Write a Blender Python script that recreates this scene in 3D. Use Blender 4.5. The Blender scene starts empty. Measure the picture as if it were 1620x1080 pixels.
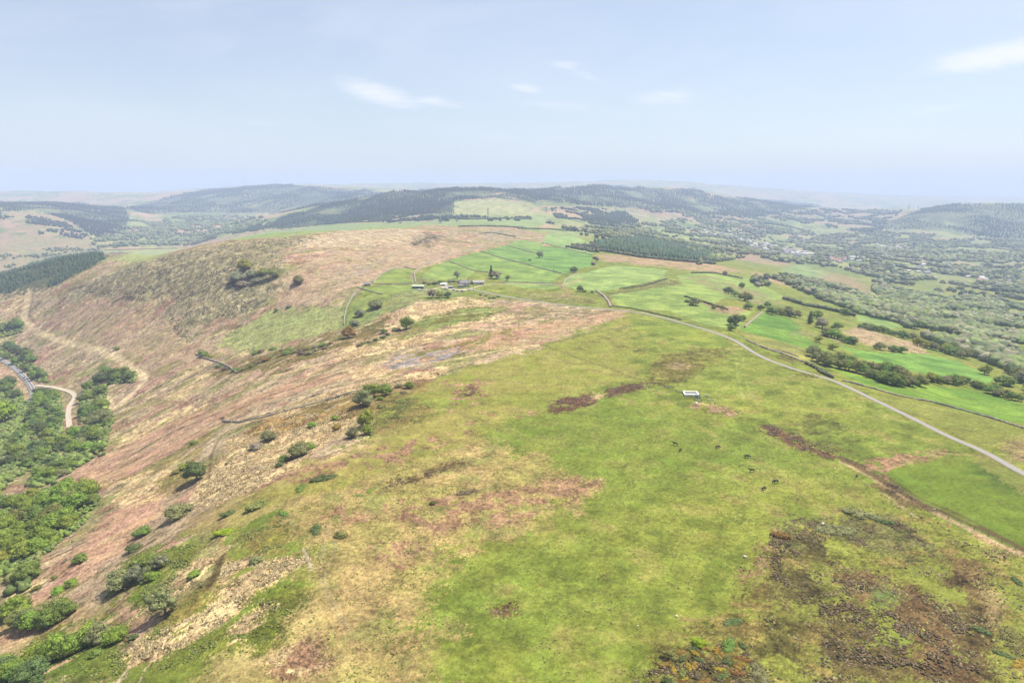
import bpy, bmesh, math, random
import numpy as np
from mathutils import Vector, Matrix, Euler

# ------------------------------------------------------------------ camera, world, sun, exposure
C = bpy.context.scene.collection
SC = bpy.context.scene
rnd = random.Random(7)
NR = np.random.RandomState(11)
ZC = 120.0
PITCH = math.radians(12.5)
FP = 1080.0                                   # focal length in photo pixels (24 mm on 36 mm, 1620 wide)
cam_d = bpy.data.cameras.new('camera')
cam_d.lens = 24.0; cam_d.sensor_width = 36.0
cam_d.clip_start = 1.0; cam_d.clip_end = 80000.0
cam = bpy.data.objects.new('camera', cam_d)
cam.location = (0, 0, ZC); cam.rotation_euler = (math.pi/2 - PITCH, 0, 0)
C.objects.link(cam); SC.camera = cam

SUN_EL, SUN_AZ = math.radians(62), math.radians(58)      # azimuth clockwise from +Y
W = bpy.data.worlds.new("World"); SC.world = W; W.use_nodes = True
nt = W.node_tree; nt.nodes.clear()
def wn(t, **k):
    n = nt.nodes.new(t)
    for a, b in k.items(): setattr(n, a, b)
    return n
def wmath(op, a, b=None, c=None):
    n = wn('ShaderNodeMath', operation=op)
    for i, v in enumerate((a, b, c)):
        if v is None: continue
        if isinstance(v, (int, float)): n.inputs[i].default_value = v
        else: nt.links.new(v, n.inputs[i])
    return n.outputs[0]
sky = wn('ShaderNodeTexSky', sky_type='NISHITA')
sky.sun_disc = False; sky.sun_elevation = SUN_EL; sky.sun_rotation = SUN_AZ
sky.altitude = 300; sky.air_density = 1.0; sky.dust_density = 1.3; sky.ozone_density = 1.2
tc = wn('ShaderNodeTexCoord'); sep = wn('ShaderNodeSeparateXYZ')
nt.links.new(tc.outputs['Generated'], sep.inputs[0])
yy = wmath('MAXIMUM', sep.outputs[1], 0.05)
s_ = wmath('DIVIDE', sep.outputs[0], yy); t_ = wmath('DIVIDE', sep.outputs[2], yy)
comb = wn('ShaderNodeCombineXYZ'); nt.links.new(s_, comb.inputs[0]); nt.links.new(t_, comb.inputs[1])
def wnoise(sx, sy, detail, rough, dist=0.0):
    m = wn('ShaderNodeMapping'); m.inputs['Scale'].default_value = (sx, sy, 1)
    nt.links.new(comb.outputs[0], m.inputs[0])
    n = wn('ShaderNodeTexNoise'); n.inputs['Scale'].default_value = 1.0; n.inputs['Detail'].default_value = detail
    n.inputs['Roughness'].default_value = rough; n.inputs['Distortion'].default_value = dist
    nt.links.new(m.outputs[0], n.inputs['Vector']); return n.outputs[0]
wisp = wnoise(12, 75, 8, 0.68, 1.6)
broad = wnoise(2.2, 9, 5, 0.6, 0.5)
def px_st(px, py):
    u = (px-810)/FP; v = (540-py)/FP
    d = math.cos(PITCH)+v*math.sin(PITCH)
    return u/d, (-math.sin(PITCH)+v*math.cos(PITCH))/d
acc = None
for (px, py, wx, wy, tilt, amt) in [(600,150,62,15,0.25,.75),(690,162,55,8,0.12,.5),(832,140,30,7,0.15,.5),(893,103,26,7,0.05,.5),(925,118,40,7,0.4,.35),
                              (1055,154,60,13,-.05,.5),(1580,88,95,17,-.17,1.0),(1490,172,55,6,-.12,.45),(420,196,45,7,0.1,.3),(362,80,20,5,.2,.22),(180,185,40,8,0,.2),(880,166,90,8,.03,.35)]:
    s0, t0 = px_st(px, py)
    ds = wmath('SUBTRACT', s_, s0); dt = wmath('SUBTRACT', t_, t0)
    dt = wmath('ADD', dt, wmath('MULTIPLY', ds, tilt))
    q = wmath('ADD', wmath('POWER', wmath('ABSOLUTE', wmath('DIVIDE', ds, wx/FP)), 2.0), wmath('POWER', wmath('ABSOLUTE', wmath('DIVIDE', dt, wy/FP)), 2.0))
    g = wmath('MULTIPLY', wmath('EXPONENT', wmath('MULTIPLY', q, -0.9)), amt)
    acc = g if acc is None else wmath('MAXIMUM', acc, g)
cl = wmath('SUBTRACT', wmath('ADD', acc, wmath('MULTIPLY', wisp, 1.1)), 0.66)
cl = wmath('MULTIPLY', wmath('MINIMUM', wmath('MAXIMUM', wmath('MULTIPLY', cl, 1.3), 0.0), 1.0), wmath('MINIMUM', wmath('MULTIPLY', acc, 2.5), 1.0))
veil = wmath('MULTIPLY', wmath('MINIMUM', wmath('MAXIMUM', wmath('SUBTRACT', broad, 0.42), 0.0), 1.0), 0.8)
cl = wmath('MINIMUM', wmath('ADD', wmath('MULTIPLY', cl, 0.8), veil), 1.0)
mixc = wn('ShaderNodeMix', data_type='RGBA'); nt.links.new(cl, mixc.inputs[0])
SKYMUL = 1.0
vm = wn('ShaderNodeMix', data_type='RGBA'); vm.inputs[0].default_value = 0.36; nt.links.new(sky.outputs[0], vm.inputs[6]); vm.inputs[7].default_value = (5.3, 5.5, 6.0, 1)   # thin even high cloud
nt.links.new(vm.outputs[2], mixc.inputs[6]); mixc.inputs[7].default_value = (6.9, 7.0, 7.4, 1)
bg = wn('ShaderNodeBackground'); bg.inputs['Strength'].default_value = 0.062
nt.links.new(mixc.outputs[2], bg.inputs[0])
wo = wn('ShaderNodeOutputWorld'); nt.links.new(bg.outputs[0], wo.inputs[0])

sl = bpy.data.lights.new('sun', 'SUN'); sl.energy = 3.9; sl.angle = math.radians(0.5); sl.color = (1.0, 0.93, 0.80)
so = bpy.data.objects.new('sun', sl); C.objects.link(so)
sd = Vector((math.sin(SUN_AZ)*math.cos(SUN_EL), math.cos(SUN_AZ)*math.cos(SUN_EL), math.sin(SUN_EL)))
so.rotation_euler = sd.to_track_quat('Z', 'Y').to_euler(); so.location = (200, 0, 400)
SC.view_settings.view_transform = 'Standard'; SC.view_settings.look = 'None'
SC.view_settings.gamma = 1.0; SC.view_settings.exposure = 1.28
SC.cycles.max_bounces = 5; SC.cycles.diffuse_bounces = 2; SC.cycles.volume_bounces = 1; SC.cycles.transparent_max_bounces = 4
SC.cycles.use_denoising = True
try: SC.cycles.denoiser = 'OPENIMAGEDENOISE'
except Exception: pass

# ------------------------------------------------------------------ naming helpers
def tag(o, label=None, cat=None, group=None, kind=None):
    if label: o['label'] = label
    if cat: o['category'] = cat
    if group: o['group'] = group
    if kind: o['kind'] = kind
    return o
def empty(name, loc=(0,0,0), rz=0.0):
    o = bpy.data.objects.new(name, None); o.empty_display_size = 1.0
    o.location = loc; o.rotation_euler = (0, 0, rz); C.objects.link(o); return o
def link_mesh(name, me, parent=None, mat=None):
    o = bpy.data.objects.new(name, me); C.objects.link(o)
    if mat is not None and len(me.materials) == 0: me.materials.append(mat)
    if parent is not None: o.parent = parent
    return o
def copy_tree(o, parent=None):
    c = o.copy(); C.objects.link(c); c.parent = parent
    for ch in list(o.children): copy_tree(ch, c)
    return c
def np_mesh(name, V, F, smooth=False):
    """V (n,3); F (m,k) with k = 3 or 4"""
    me = bpy.data.meshes.new(name); n, m, k = len(V), len(F), F.shape[1]
    me.vertices.add(n); me.vertices.foreach_set('co', np.ascontiguousarray(V, np.float32).ravel())
    me.loops.add(m*k); me.loops.foreach_set('vertex_index', np.ascontiguousarray(F, np.int32).ravel())
    me.polygons.add(m); me.polygons.foreach_set('loop_start', np.arange(0, m*k, k, dtype=np.int32))
    me.polygons.foreach_set('loop_total', np.full(m, k, np.int32))
    if smooth: me.polygons.foreach_set('use_smooth', np.ones(m, bool))
    me.update(calc_edges=True); return me
def col_attr(me, name, A):
    at = me.color_attributes.new(name, 'FLOAT_COLOR', 'POINT')
    B = np.ones((len(A), 4), np.float32); B[:, :3] = A
    at.data.foreach_set('color', B.ravel())
def flt_attr(me, name, A):
    at = me.attributes.new(name, 'FLOAT', 'POINT'); at.data.foreach_set('value', np.ascontiguousarray(A, np.float32))
def lin(c):
    c = np.asarray(c, float)/255.0
    return np.where(c <= 0.04045, c/12.92, ((c+0.055)/1.055)**2.4)
ALB = 0.42                                    # what the sunlit colours of the picture are scaled by to get base colours
def alb(c, k=ALB):
    return lin(c)*k

# ------------------------------------------------------------------ noise
def _h(ix, iy, seed):
    h = (ix.astype(np.uint32)*np.uint32(374761393) + iy.astype(np.uint32)*np.uint32(668265263) + np.uint32((seed*2246822519+3266489917) & 0xffffffff))
    h = (h ^ (h >> np.uint32(13)))*np.uint32(1274126177)
    return h ^ (h >> np.uint32(16))
def vnoise(x, y, seed=0):                     # value noise in -1..1
    xf = np.floor(x); yf = np.floor(y); fx = (x-xf); fy = (y-yf)
    ix = xf.astype(np.int64) & 0xffffffff; iy = yf.astype(np.int64) & 0xffffffff
    fx = fx*fx*fx*(fx*(fx*6-15)+10); fy = fy*fy*fy*(fy*(fy*6-15)+10)
    g = lambda a, b: (_h((ix+a), (iy+b), seed) & np.uint32(65535)).astype(np.float32)/32767.5-1
    a = g(0,0); b = g(1,0); c = g(0,1); d = g(1,1)
    return (a+(b-a)*fx) + ((c+(d-c)*fx)-(a+(b-a)*fx))*fy
def fbm(x, y, seed=0, octv=4, gain=0.5, lac=2.03):
    s = 0; a = 1.0; tot = 0
    for i in range(octv):
        s = s + a*vnoise(x*lac**i + 17.3*i, y*lac**i - 9.1*i, seed+i*31); tot += a; a *= gain
    return s/tot*1.35

# ------------------------------------------------------------------ the lie of the land: (photo row : distance) down each bearing, h = height of ground hidden behind
SP, CP = math.sin(PITCH), math.cos(PITCH)
def ray(px, py):
    u = (px-810)/FP; v = (540-py)/FP
    return u, CP+v*SP, -SP+v*CP
COLS = {
 0: [(1080,173),(1000,213),(900,280),(840,343),(780,429),(720,536),(680,632),(640,736),(600,864),(570,968),(520,1129),(490,1225),(460,1338),(437,1432),('h',1700,-100),('h',2050,-150),(425,2400),(400,2700),(370,3000),(345,3300),(330,3600),(321,4400),('h',6000,-30),(306,9000),('h',12000,40),('h',20000,40)],
 100:[(1080,163),(1000,199),(900,260),(840,317),(780,390),(720,491),(680,582),(640,686),(600,800),(560,904),(520,1010),(490,1086),(460,1172),(430,1265),(405,1404),('h',1700,-70),('h',2100,-130),(398,2800),(380,3100),(350,3500),(335,3900),(321,4600),('h',6000,-30),(306,9000),('h',12000,40),('h',20000,40)],
 200:[(1080,156),(1000,188),(900,240),(840,287),(780,348),(720,437),(660,555),(620,657),(600,707),(560,797),(520,891),(480,988),(450,1061),(425,1120),(410,1350),(395,1600),('h',2100,-100),(390,3000),(375,3500),(355,4200),(340,4800),(328,5200),('h',6500,-60),(306,9000),('h',12000,40),('h',20000,60)],
 300:[(1080,150),(960,190),(900,217),(840,257),(800,291),(760,333),(700,414),(660,484),(620,570),(580,669),(540,766),(500,863),(470,922),(440,964),(420,1020),(400,1095),(391,1160),('h',1600,-60),('h',2400,-130),(388,3200),(370,3800),(350,4600),(335,5600),(320,6300),(303,7200),('h',9000,40),(303,12000),('h',20000,60)],
 400:[(1080,146),(900,205),(800,258),(750,299),(700,356),(660,419),(620,496),(580,592),(540,703),(510,790),(480,854),(450,884),(420,946),(400,1005),(385,1083),(370,1187),('h',1600,-30),('h',2400,-100),(365,3200),(350,3700),(341,4000),('h',4800,-110),(335,5500),(315,6500),(294,7800),('h',9500,80),(296,12000),('h',20000,80)],
 500:[(1080,146),(900,200),(800,246),(740,283),(700,322),(660,378),(620,442),(580,523),(540,622),(500,721),(480,768),(460,814),(440,870),(420,928),(400,1006),(380,1127),(360,1275),('h',1700,0),('h',2300,-60),(358,3000),(340,3600),(326,4200),('h',5000,-50),(318,6000),(294,8000),('h',9500,90),(293,12000),('h',20000,80)],
 600:[(1080,146),(900,200),(800,246),(700,314),(640,376),(600,436),(560,535),(520,634),(500,683),(480,731),(460,772),(440,880),(420,980),(400,1090),(385,1200),(370,1330),(354,1600),('h',2100,10),(345,3000),(322,3600),(307,4200),('h',5500,60),(300,8000),('h',9500,80),(293,12000),('h',20000,100)],
 700:[(1080,146),(900,200),(800,246),(700,314),(640,374),(600,428),(560,498),(520,594),(500,645),(470,760),(455,830),(440,905),(420,1030),(400,1190),(385,1350),(370,1560),(356,1880),('h',2150,12),(350,2600),(341,2900),(322,3400),(300,4200),('h',5500,70),('h',9000,90),(292,12000),('h',20000,100)],
 800:[(1080,146),(900,200),(800,246),(700,314),(640,374),(600,428),(560,498),(520,594),(500,650),(470,775),(455,850),(440,930),(420,1070),(400,1260),(385,1470),(372,1700),(358,2050),(350,2500),(335,3000),(315,3500),(300,4500),('h',5800,80),('h',9000,90),(293,12000),('h',20000,100)],
 900:[(1080,146),(900,200),(800,246),(700,314),(600,428),(540,542),(500,652),(480,731),(460,820),(440,930),(420,1080),(400,1290),(385,1540),(370,1950),(355,2600),(340,3300),(325,4000),(299,5300),('h',7500,70),(291,12000),('h',20000,120)],
 950:[(1080,146),(900,200),(700,314),(600,428),(540,541),(500,651),(480,731),(460,830),(440,950),(420,1100),(400,1330),(385,1620),(370,2100),(352,2900),(332,4000),(315,4900),(293,5800),('h',8000,60),(290,12000),('h',20000,150)],
 1000:[(1080,146),(900,200),(700,314),(600,424),(540,540),(500,650),(480,731),(465,795),(450,860),(430,1000),(415,1180),(400,1420),(385,1800),(370,2400),(350,3300),(330,4400),(312,5400),(296,6000),('h',8000,60),(287,12000),('h',20000,150)],
 1050:[(1080,146),(900,200),(700,314),(600,424),(540,540),(500,648),(480,733),(460,825),(440,970),(420,1200),(400,1600),(385,2050),(370,2800),(350,3700),(330,4900),(312,5700),(299,6300),('h',8000,60),(288,12000),('h',20000,150)],
 1100:[(1080,146),(900,200),(700,314),(600,424),(540,540),(510,625),(490,690),(470,772),(450,921),(430,1154),(415,1408),(400,1843),(385,2510),(370,3355),(350,4080),(330,5300),(312,5900),(298,6500),('h',8500,50),(292,12000),('h',20000,100)],
 1200:[(1080,146),(900,200),(800,246),(700,314),(620,400),(570,478),(540,540),(510,635),(480,793),(450,1068),(430,1410),(415,1800),(400,2400),(385,3100),(370,3900),(350,4700),(332,5800),(319,6500),('h',9000,-60),(300,14000),('h',20000,60)],
 1300:[(1080,146),(900,200),(800,246),(700,314),(640,374),(600,424),(570,504),(540,608),(500,847),(470,1169),(440,1700),(420,2180),(400,2850),(380,3700),(360,4500),(345,5300),(330,6500),('h',8500,-150),(307,14000),('h',20000,40)],
 1400:[(1080,146),(900,200),(760,270),(700,314),(640,378),(600,445),(570,540),(540,660),(500,950),(465,1450),(430,2100),(415,2400),(400,3000),(380,3800),(355,5000),(332,7000),('h',9000,-150),(313,14000),('h',20000,0)],
 1480:[(1080,146),(900,200),(760,270),(700,316),(660,360),(630,412),(600,482),(570,600),(540,743),(500,1093),(460,1655),(430,2220),(400,3000),(380,3900),(368,4200),(348,4600),(328,5000),('h',7500,-150),(316,14000),('h',20000,-40)],
 1550:[(1080,146),(900,200),(760,270),(700,320),(660,375),(630,445),(600,525),(570,680),(540,840),(500,1200),(455,1850),(425,2500),(400,3050),(378,4000),(348,4500),(325,5000),('h',7500,-100),(316,14000),('h',20000,-40)],
 1620:[(1080,146),(900,200),(750,275),(690,330),(650,400),(620,483),(590,600),(560,790),(500,1310),(450,1990),(420,2600),(400,3050),(378,4000),(348,4500),(325,5000),('h',7500,-100),(318,14000),('h',20000,-40)],
}
COLS[-170] = COLS[0]; COLS[-400] = COLS[0]; COLS[1800] = COLS[1620]; COLS[2020] = COLS[1620]
P = []
for px, L in COLS.items():
    ah = (px-810)/FP/(CP+SP*(540-310)/FP)
    for e in L:
        if e[0] == 'h': P.append((ah, math.log(e[1]), e[2]))
        else:
            u, dy, dz = ray(px, e[0]-(4.0 if e[1] >= 7000 else 3.0 if (e[1] >= 4000 and e[0] <= 332) else 0)); P.append((u/dy, math.log(e[1]), ZC+e[1]*dz/dy))
    u, dy, dz = ray(px, 1080); P.append((u/dy, math.log(60), ZC+L[0][1]*dz/dy))
P = np.array(P)
AK = 1.6
XY = np.stack([P[:, 0]*AK, P[:, 1]], 1)
D = np.sqrt(((XY[:, None]-XY[None])**2).sum(-1))
wts = np.linalg.solve(D + np.eye(len(P))*0.002, P[:, 2]-P[:, 2].mean())
A0, A1, L0, L1 = -1.18, 1.18, math.log(62), math.log(22000)
NA, NL = 420, 640
ga = np.linspace(A0, A1, NA); gl = np.linspace(L0, L1, NL)
Zg = np.zeros((NL, NA))
for i in range(NL):
    d = np.sqrt((ga[:, None]*AK-XY[None, :, 0])**2 + (gl[i]-XY[None, :, 1])**2)
    Zg[i] = d @ wts
Zg += P[:, 2].mean()
def blur(Z, s, ax):
    r = int(3*s)+1; k = np.exp(-0.5*(np.arange(-r, r+1)/s)**2); k /= k.sum()
    Zp = np.pad(Z, [(r, r) if i == ax else (0, 0) for i in (0, 1)], mode='edge')
    out = 0
    for j, w in enumerate(k):
        sl_ = [slice(None)]*2; sl_[ax] = slice(j, j+Z.shape[ax]); out = out + w*Zp[tuple(sl_)]
    return out
Zg = blur(blur(Zg, 2.2, 0), 7.0, 1)

def bil(G, a, l, a0, a1, l0, l1):
    n, m = G.shape
    fa = np.clip((a-a0)/(a1-a0)*(m-1), 0, m-1.001); fl = np.clip((l-l0)/(l1-l0)*(n-1), 0, n-1.001)
    ia = fa.astype(int); il = fl.astype(int); fa = fa-ia; fl = fl-il
    return (G[il, ia]*(1-fa)+G[il, ia+1]*fa)*(1-fl) + (G[il+1, ia]*(1-fa)+G[il+1, ia+1]*fa)*fl

# final terrain grid
MA = 1060
lv = [math.log(62)]
while lv[-1] < L1:
    Y = math.exp(lv[-1]); st = 0.0032 if Y < 500 else (0.0042 if Y < 1800 else (0.006 if Y < 7000 else 0.012))
    lv.append(lv[-1]+st)
lv = np.array(lv); ML = len(lv)
av = np.linspace(A0+.02, A1-.02, MA)
AA, LL = np.meshgrid(av, lv)
YY = np.exp(LL); XX = AA*YY
# smooth cubic-ish upsample: bilinear from the fine coarse-grid after a light blur
ZZ = bil(Zg, AA, LL, A0, A1, L0, L1)
ZZ = blur(blur(ZZ, 2.0, 0), 2.0, 1)
far = np.clip((YY-1500)/3000, 0, 1)
nearW = 1-np.clip((YY-600)/900, 0, 1)
leftW = np.clip((-XX-60)/150, 0, 1)*(1-np.clip((YY-1900)/500, 0, 1))
ZZ += (fbm(XX/520, YY/520, 3, 4)*9.0+fbm(XX/1500, YY/1500, 13, 4)*14*np.clip((YY-3500)/2000, 0, 1))*far
rg = 1-np.abs(fbm(XX/330+5, YY/700, 5, 3)); ZZ += -(rg**3)*30*far*np.clip((YY-2200)/1000, 0, 1)
ZZ += fbm(XX/95, YY/95, 7, 4)*(0.9+2.6*leftW)*(1-far)
ZZ += fbm(XX/23, YY/31, 9, 3)*(0.22+0.75*leftW)*(1-far)

def colz(a):
    fa = np.clip((a-av[0])/(av[-1]-av[0])*(MA-1), 0, MA-1.001); i = int(fa); f = fa-i
    return ZZ[:, i]*(1-f)+ZZ[:, i+1]*f
Yl = np.exp(lv)
def gp(px, py):
    """ground point seen at a photo pixel"""
    for k in range(40):
        u, dy, dz = ray(px, py); a = u/dy; zc = colz(a); rz = ZC+Yl*dz/dy
        hit = np.nonzero(zc > rz)[0]
        if len(hit) and hit[0] > 0:
            i = hit[0]; d0 = rz[i-1]-zc[i-1]; d1 = rz[i]-zc[i]; f = d0/(d0-d1+1e-9)
            Y = Yl[i-1]+(Yl[i]-Yl[i-1])*f
            return np.array([a*Y, Y, ZC+Y*dz/dy])
        if len(hit): return np.array([a*Yl[0], Yl[0], zc[0]])
        py += 1.0
    return np.array([a*9000, 9000, 0.0])
def hz(x, y):
    x = np.asarray(x, float); y = np.asarray(y, float)
    l = np.log(np.maximum(y, 62.1)); a = x/np.maximum(y, 62.1)
    fi = np.interp(l, lv, np.arange(ML)); fa = np.clip((a-av[0])/(av[-1]-av[0])*(MA-1), 0, MA-1.001)
    fi = np.clip(fi, 0, ML-1.001); i = fi.astype(int); j = fa.astype(int); fi = fi-i; fa = fa-j
    return (ZZ[i, j]*(1-fa)+ZZ[i, j+1]*fa)*(1-fi)+(ZZ[i+1, j]*(1-fa)+ZZ[i+1, j+1]*fa)*fi
def to_px(x, y, z):
    dx, dy, dz = x, y, z-ZC
    d = dy*CP-dz*SP; return 810+FP*dx/d, 540-FP*(dy*SP+dz*CP)/d
def wpath(pts, step=10.0, closed=False):
    q = list(pts)+([pts[0]] if closed else []); out = []
    for (x0, y0), (x1, y1) in zip(q[:-1], q[1:]):
        n = max(1, int(math.hypot(x1-x0, y1-y0)/step))
        for k in range(n): out.append(gp(x0+(x1-x0)*k/n, y0+(y1-y0)*k/n))
    if not closed: out.append(gp(*q[-1]))
    return np.array(out)
def smooth_px(pts, n=6):
    P_ = [pts[0]]+list(pts)+[pts[-1]]; out = []
    for i in range(1, len(P_)-2):
        p0, p1, p2, p3 = [np.array(p, float) for p in P_[i-1:i+3]]
        for k in range(n):
            t = k/n; out.append(tuple(0.5*((2*p1)+(-p0+p2)*t+(2*p0-5*p1+4*p2-p3)*t*t+(-p0+3*p1-3*p2+p3)*t**3)))
    out.append(tuple(pts[-1])); return out
def pip(px, py, poly):
    inside = np.zeros(px.shape, bool); n = len(poly); j = n-1
    for i in range(n):
        xi, yi = poly[i]; xj, yj = poly[j]
        if yi != yj:
            c = ((yi > py) != (yj > py)) & (px < (xj-xi)*(py-yi)/(yj-yi)+xi); inside ^= c
        j = i
    return inside

# ------------------------------------------------------------------ ground cover
N = ML*MA
x = XX.ravel(); y = YY.ravel()
slant = np.sqrt(x*x+y*y+ZC*ZC)
nz = lambda s, seed, o=4, g=0.55, sx=1.0: fbm(x/(s*sx), y/s, seed, o, g)
# noise stretched along the contours of the left hillside (running away to the right)
cd, sd_ = math.cos(math.radians(52)), math.sin(math.radians(52))
ux = x*cd+y*sd_; vx = -x*sd_+y*cd
st = lambda L, w, seed, o=4, g=0.55: fbm(ux/L, vx/w, seed, o, g)
W1 = nz(14, 21, 4), nz(14, 22, 4)             # warp
W2 = nz(5, 23, 3), nz(5, 24, 3)
jit = (NR.rand(N)-0.5, NR.rand(N)-0.5)
COL = np.zeros((N, 3)); RGH = np.full(N, 0.35); CRK = np.zeros(N)
def polymask(pts, warp=6.0, jitter=1.0, step=14):
    w = wpath(pts, step, True)[:, :2]
    yc = np.median(w[:, 1]); lod = max(1.0, yc/400.0)*1.0
    wp = warp*lod*0.6
    lo = w.min(0)-wp*2-3*jitter*lod; hi = w.max(0)+wp*2+3*jitter*lod
    idx = np.nonzero((x > lo[0]) & (x < hi[0]) & (y > lo[1]) & (y < hi[1]))[0]
    qx = x[idx]+(W1[0][idx]+0.4*W2[0][idx])*wp+jit[0][idx]*2*jitter*lod
    qy = y[idx]+(W1[1][idx]+0.4*W2[1][idx])*wp*1.3+jit[1][idx]*2*jitter*lod
    m = pip(qx, qy, w); return idx[m]
def paint(pts, ca, cb, scale=10, seed=1, warp=6.0, jitter=1.0, amt=1.0, rough=None, crack=None, stretch=False, holes=0.0, k=ALB):
    idx = polymask(pts, warp, jitter)
    if len(idx) == 0: return idx
    f = (fbm(ux[idx]/(scale*3), vx[idx]/(scale*.8), seed, 4) if stretch else fbm(x[idx]/scale, y[idx]/scale, seed, 4))
    if holes > 0:
        h = fbm(ux[idx]/(scale*1.6), vx[idx]/(scale*.7), seed+50, 4) if stretch else fbm(x[idx]/(scale*1.1), y[idx]/scale, seed+50, 4)
        keep = h > (holes*2-1)*0.6; idx = idx[keep]; f = f[keep]
    f = np.clip(f*0.9+0.5, 0, 1)[:, None]
    c = alb(ca, k)*(1-f)+alb(cb, k)*f
    COL[idx] = COL[idx]*(1-amt)+c*amt
    if rough is not None: RGH[idx] = rough
    if crack is not None: CRK[idx] = crack
    return idx
def mixn(ca, cb, n): n = np.clip(n, 0, 1)[:, None]; return alb(ca)*(1-n)+alb(cb)*n

# base: green-yellow pasture with tan and dark-green mottling
n1 = nz(60, 1, 5, 0.6); n2 = nz(11, 2, 5, 0.65); n3 = st(26, 7, 3, 4)
COL[:] = mixn((158,164,70), (136,154,62), n1*0.8+0.5)
COL[:] = COL*(1-np.clip(n2*1.1-0.1, 0, .75)[:, None]) + alb((190,178,102))*np.clip(n2*1.1-0.12, 0, .5)[:, None]
n4 = nz(24, 4, 5, .7, .6)
COL[:] = COL*(1+np.clip(n4, -.6, .6)*.22)[:, None]
d_ = np.clip(-n2*1.6-0.2+n3*.5, 0, .7)[:, None]; COL[:] = COL*(1-d_)+alb((112,128,46))*d_
# far country: mosaic of grass, heath and wood
fi = np.nonzero(y > 1500)[0]
fm = np.clip((y[fi]-1500)/800, 0, 1)[:, None]
fa_ = fbm(x[fi]/260, y[fi]/330, 41, 5, 0.6); fb_ = fbm(x[fi]/90, y[fi]/140, 42, 5, 0.65)
cf = np.where((fa_ > 0.12)[:, None], alb((206,176,138)), np.where((fb_ > 0.0)[:, None], alb((132,150,92)), alb((176,182,116))))
rv = ((x[fi] > 500) & (y[fi] < 5200))[:, None]; cf = np.where(rv & (fa_ > 0.12)[:, None] & (fb_ < .25)[:, None], alb((164,170,118)), cf)
cf = np.where(((fb_ > 0.35) & (fa_ > 0))[:, None], alb((205,180,150)), cf)
COL[fi] = COL[fi]*(1-fm)+cf*fm

G = 'paint'
# ---- left moor: the whole brown hillside
MOOR = [(-300,430),(0,430),(160,396),(270,391),(400,366),(600,350),(700,353),(800,355),(905,385),(860,390),(760,400),(700,415),(655,432),(640,425),(590,447),(545,480),(540,520),(560,520),(640,480),(760,468),(880,482),(1000,492),(985,500),(900,530),(860,548),(760,575),(690,600),(655,610),(600,670),(560,700),(480,735),(400,775),(300,822),(330,850),(350,880),(300,960),(190,1030),(180,1100),(-300,1100)]
i = paint(MOOR, (218,192,158), (198,174,140), 30, 60, 10, 2, rough=.7, stretch=True)
s1 = np.clip(st(50, 16, 61)[i]*2.4-0.5, 0, .85)[:, None]; COL[i] = COL[i]*(1-s1)+alb((162,154,92))*s1
s2 = np.clip(st(80, 26, 62)[i]*2.2-0.25, 0, .85)[:, None]; COL[i] = COL[i]*(1-s2)+alb((214,166,142))*s2
s3 = np.clip(st(40, 8, 63)[i]*2.6-0.85, 0, .95)[:, None]; COL[i] = COL[i]*(1-s3)+alb((236,210,160))*s3
s4 = np.clip(nz(4, 64, 3)[i]*2-0.75, 0, .7)[:, None]; COL[i] = COL[i]*(1-s4)+alb((110,100,66))*s4
s7 = np.clip(nz(38, 67, 5, .6)[i]*2.6-0.55, 0, .8)[:, None]; COL[i] = COL[i]*(1-s7)+alb((156,158,88))*s7
s8 = np.clip(nz(30, 68, 5, .6)[i]*2.6-0.65, 0, .8)[:, None]; COL[i] = COL[i]*(1-s8)+alb((178,134,108))*s8
s5 = np.clip(st(22, 2.4, 65, 3)[i]*2.6-1.05, 0, .85)[:, None]; COL[i] = COL[i]*(1-s5)+alb((104,92,60))*s5
s6 = np.clip(st(40, 9, 66, 4)[i]*2.2-0.7, 0, .85)[:, None]; COL[i] = COL[i]*(1-s6)+alb((150,150,82))*s6
# transition tan grass in the foreground
i = paint([(330,1100),(400,990),(480,930),(485,870),(440,800),(560,740),(700,690),(760,690),(900,745),(950,765),(820,850),(700,870),(660,960),(720,1100)], (188,170,104), (212,176,126), 16, 70, 14, 5, amt=.75, rough=.6)
s1 = np.clip(nz(9, 71)[i]*1.6-0.1, 0, .7)[:, None]; COL[i] = COL[i]*(1-s1)+alb((146,150,82))*s1
paint([(300,1100),(330,1030),(440,985),(500,960),(560,1010),(640,1100)], (204,182,122), (184,172,100), 12, 72, 10, 4, amt=.8, rough=.5)
paint([(290,825),(400,775),(480,735),(560,705),(640,672),(760,635),(870,650),(700,690),(560,740),(470,775),(440,800),(345,850)], (182,168,98), (204,176,122), 12, 73, 8, 3, amt=.8, rough=.4)
paint([(640,672),(760,628),(870,600),(900,620),(760,690),(600,750),(430,800),(350,810),(470,760),(560,720)], (154,158,68), (172,164,84), 20, 74, 6, 3, amt=.7, rough=.3)
paint([(860,548),(1000,500),(1010,600),(900,620),(700,640),(655,612),(760,578)], (160,164,70), (176,166,92), 14, 75, 12, 4, amt=.75, rough=.3)
paint([(830,640),(1000,640),(1140,700),(1080,760),(900,745),(780,690)], (142,156,60), (124,150,54), 18, 76, 16, 6, amt=.5)
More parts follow.
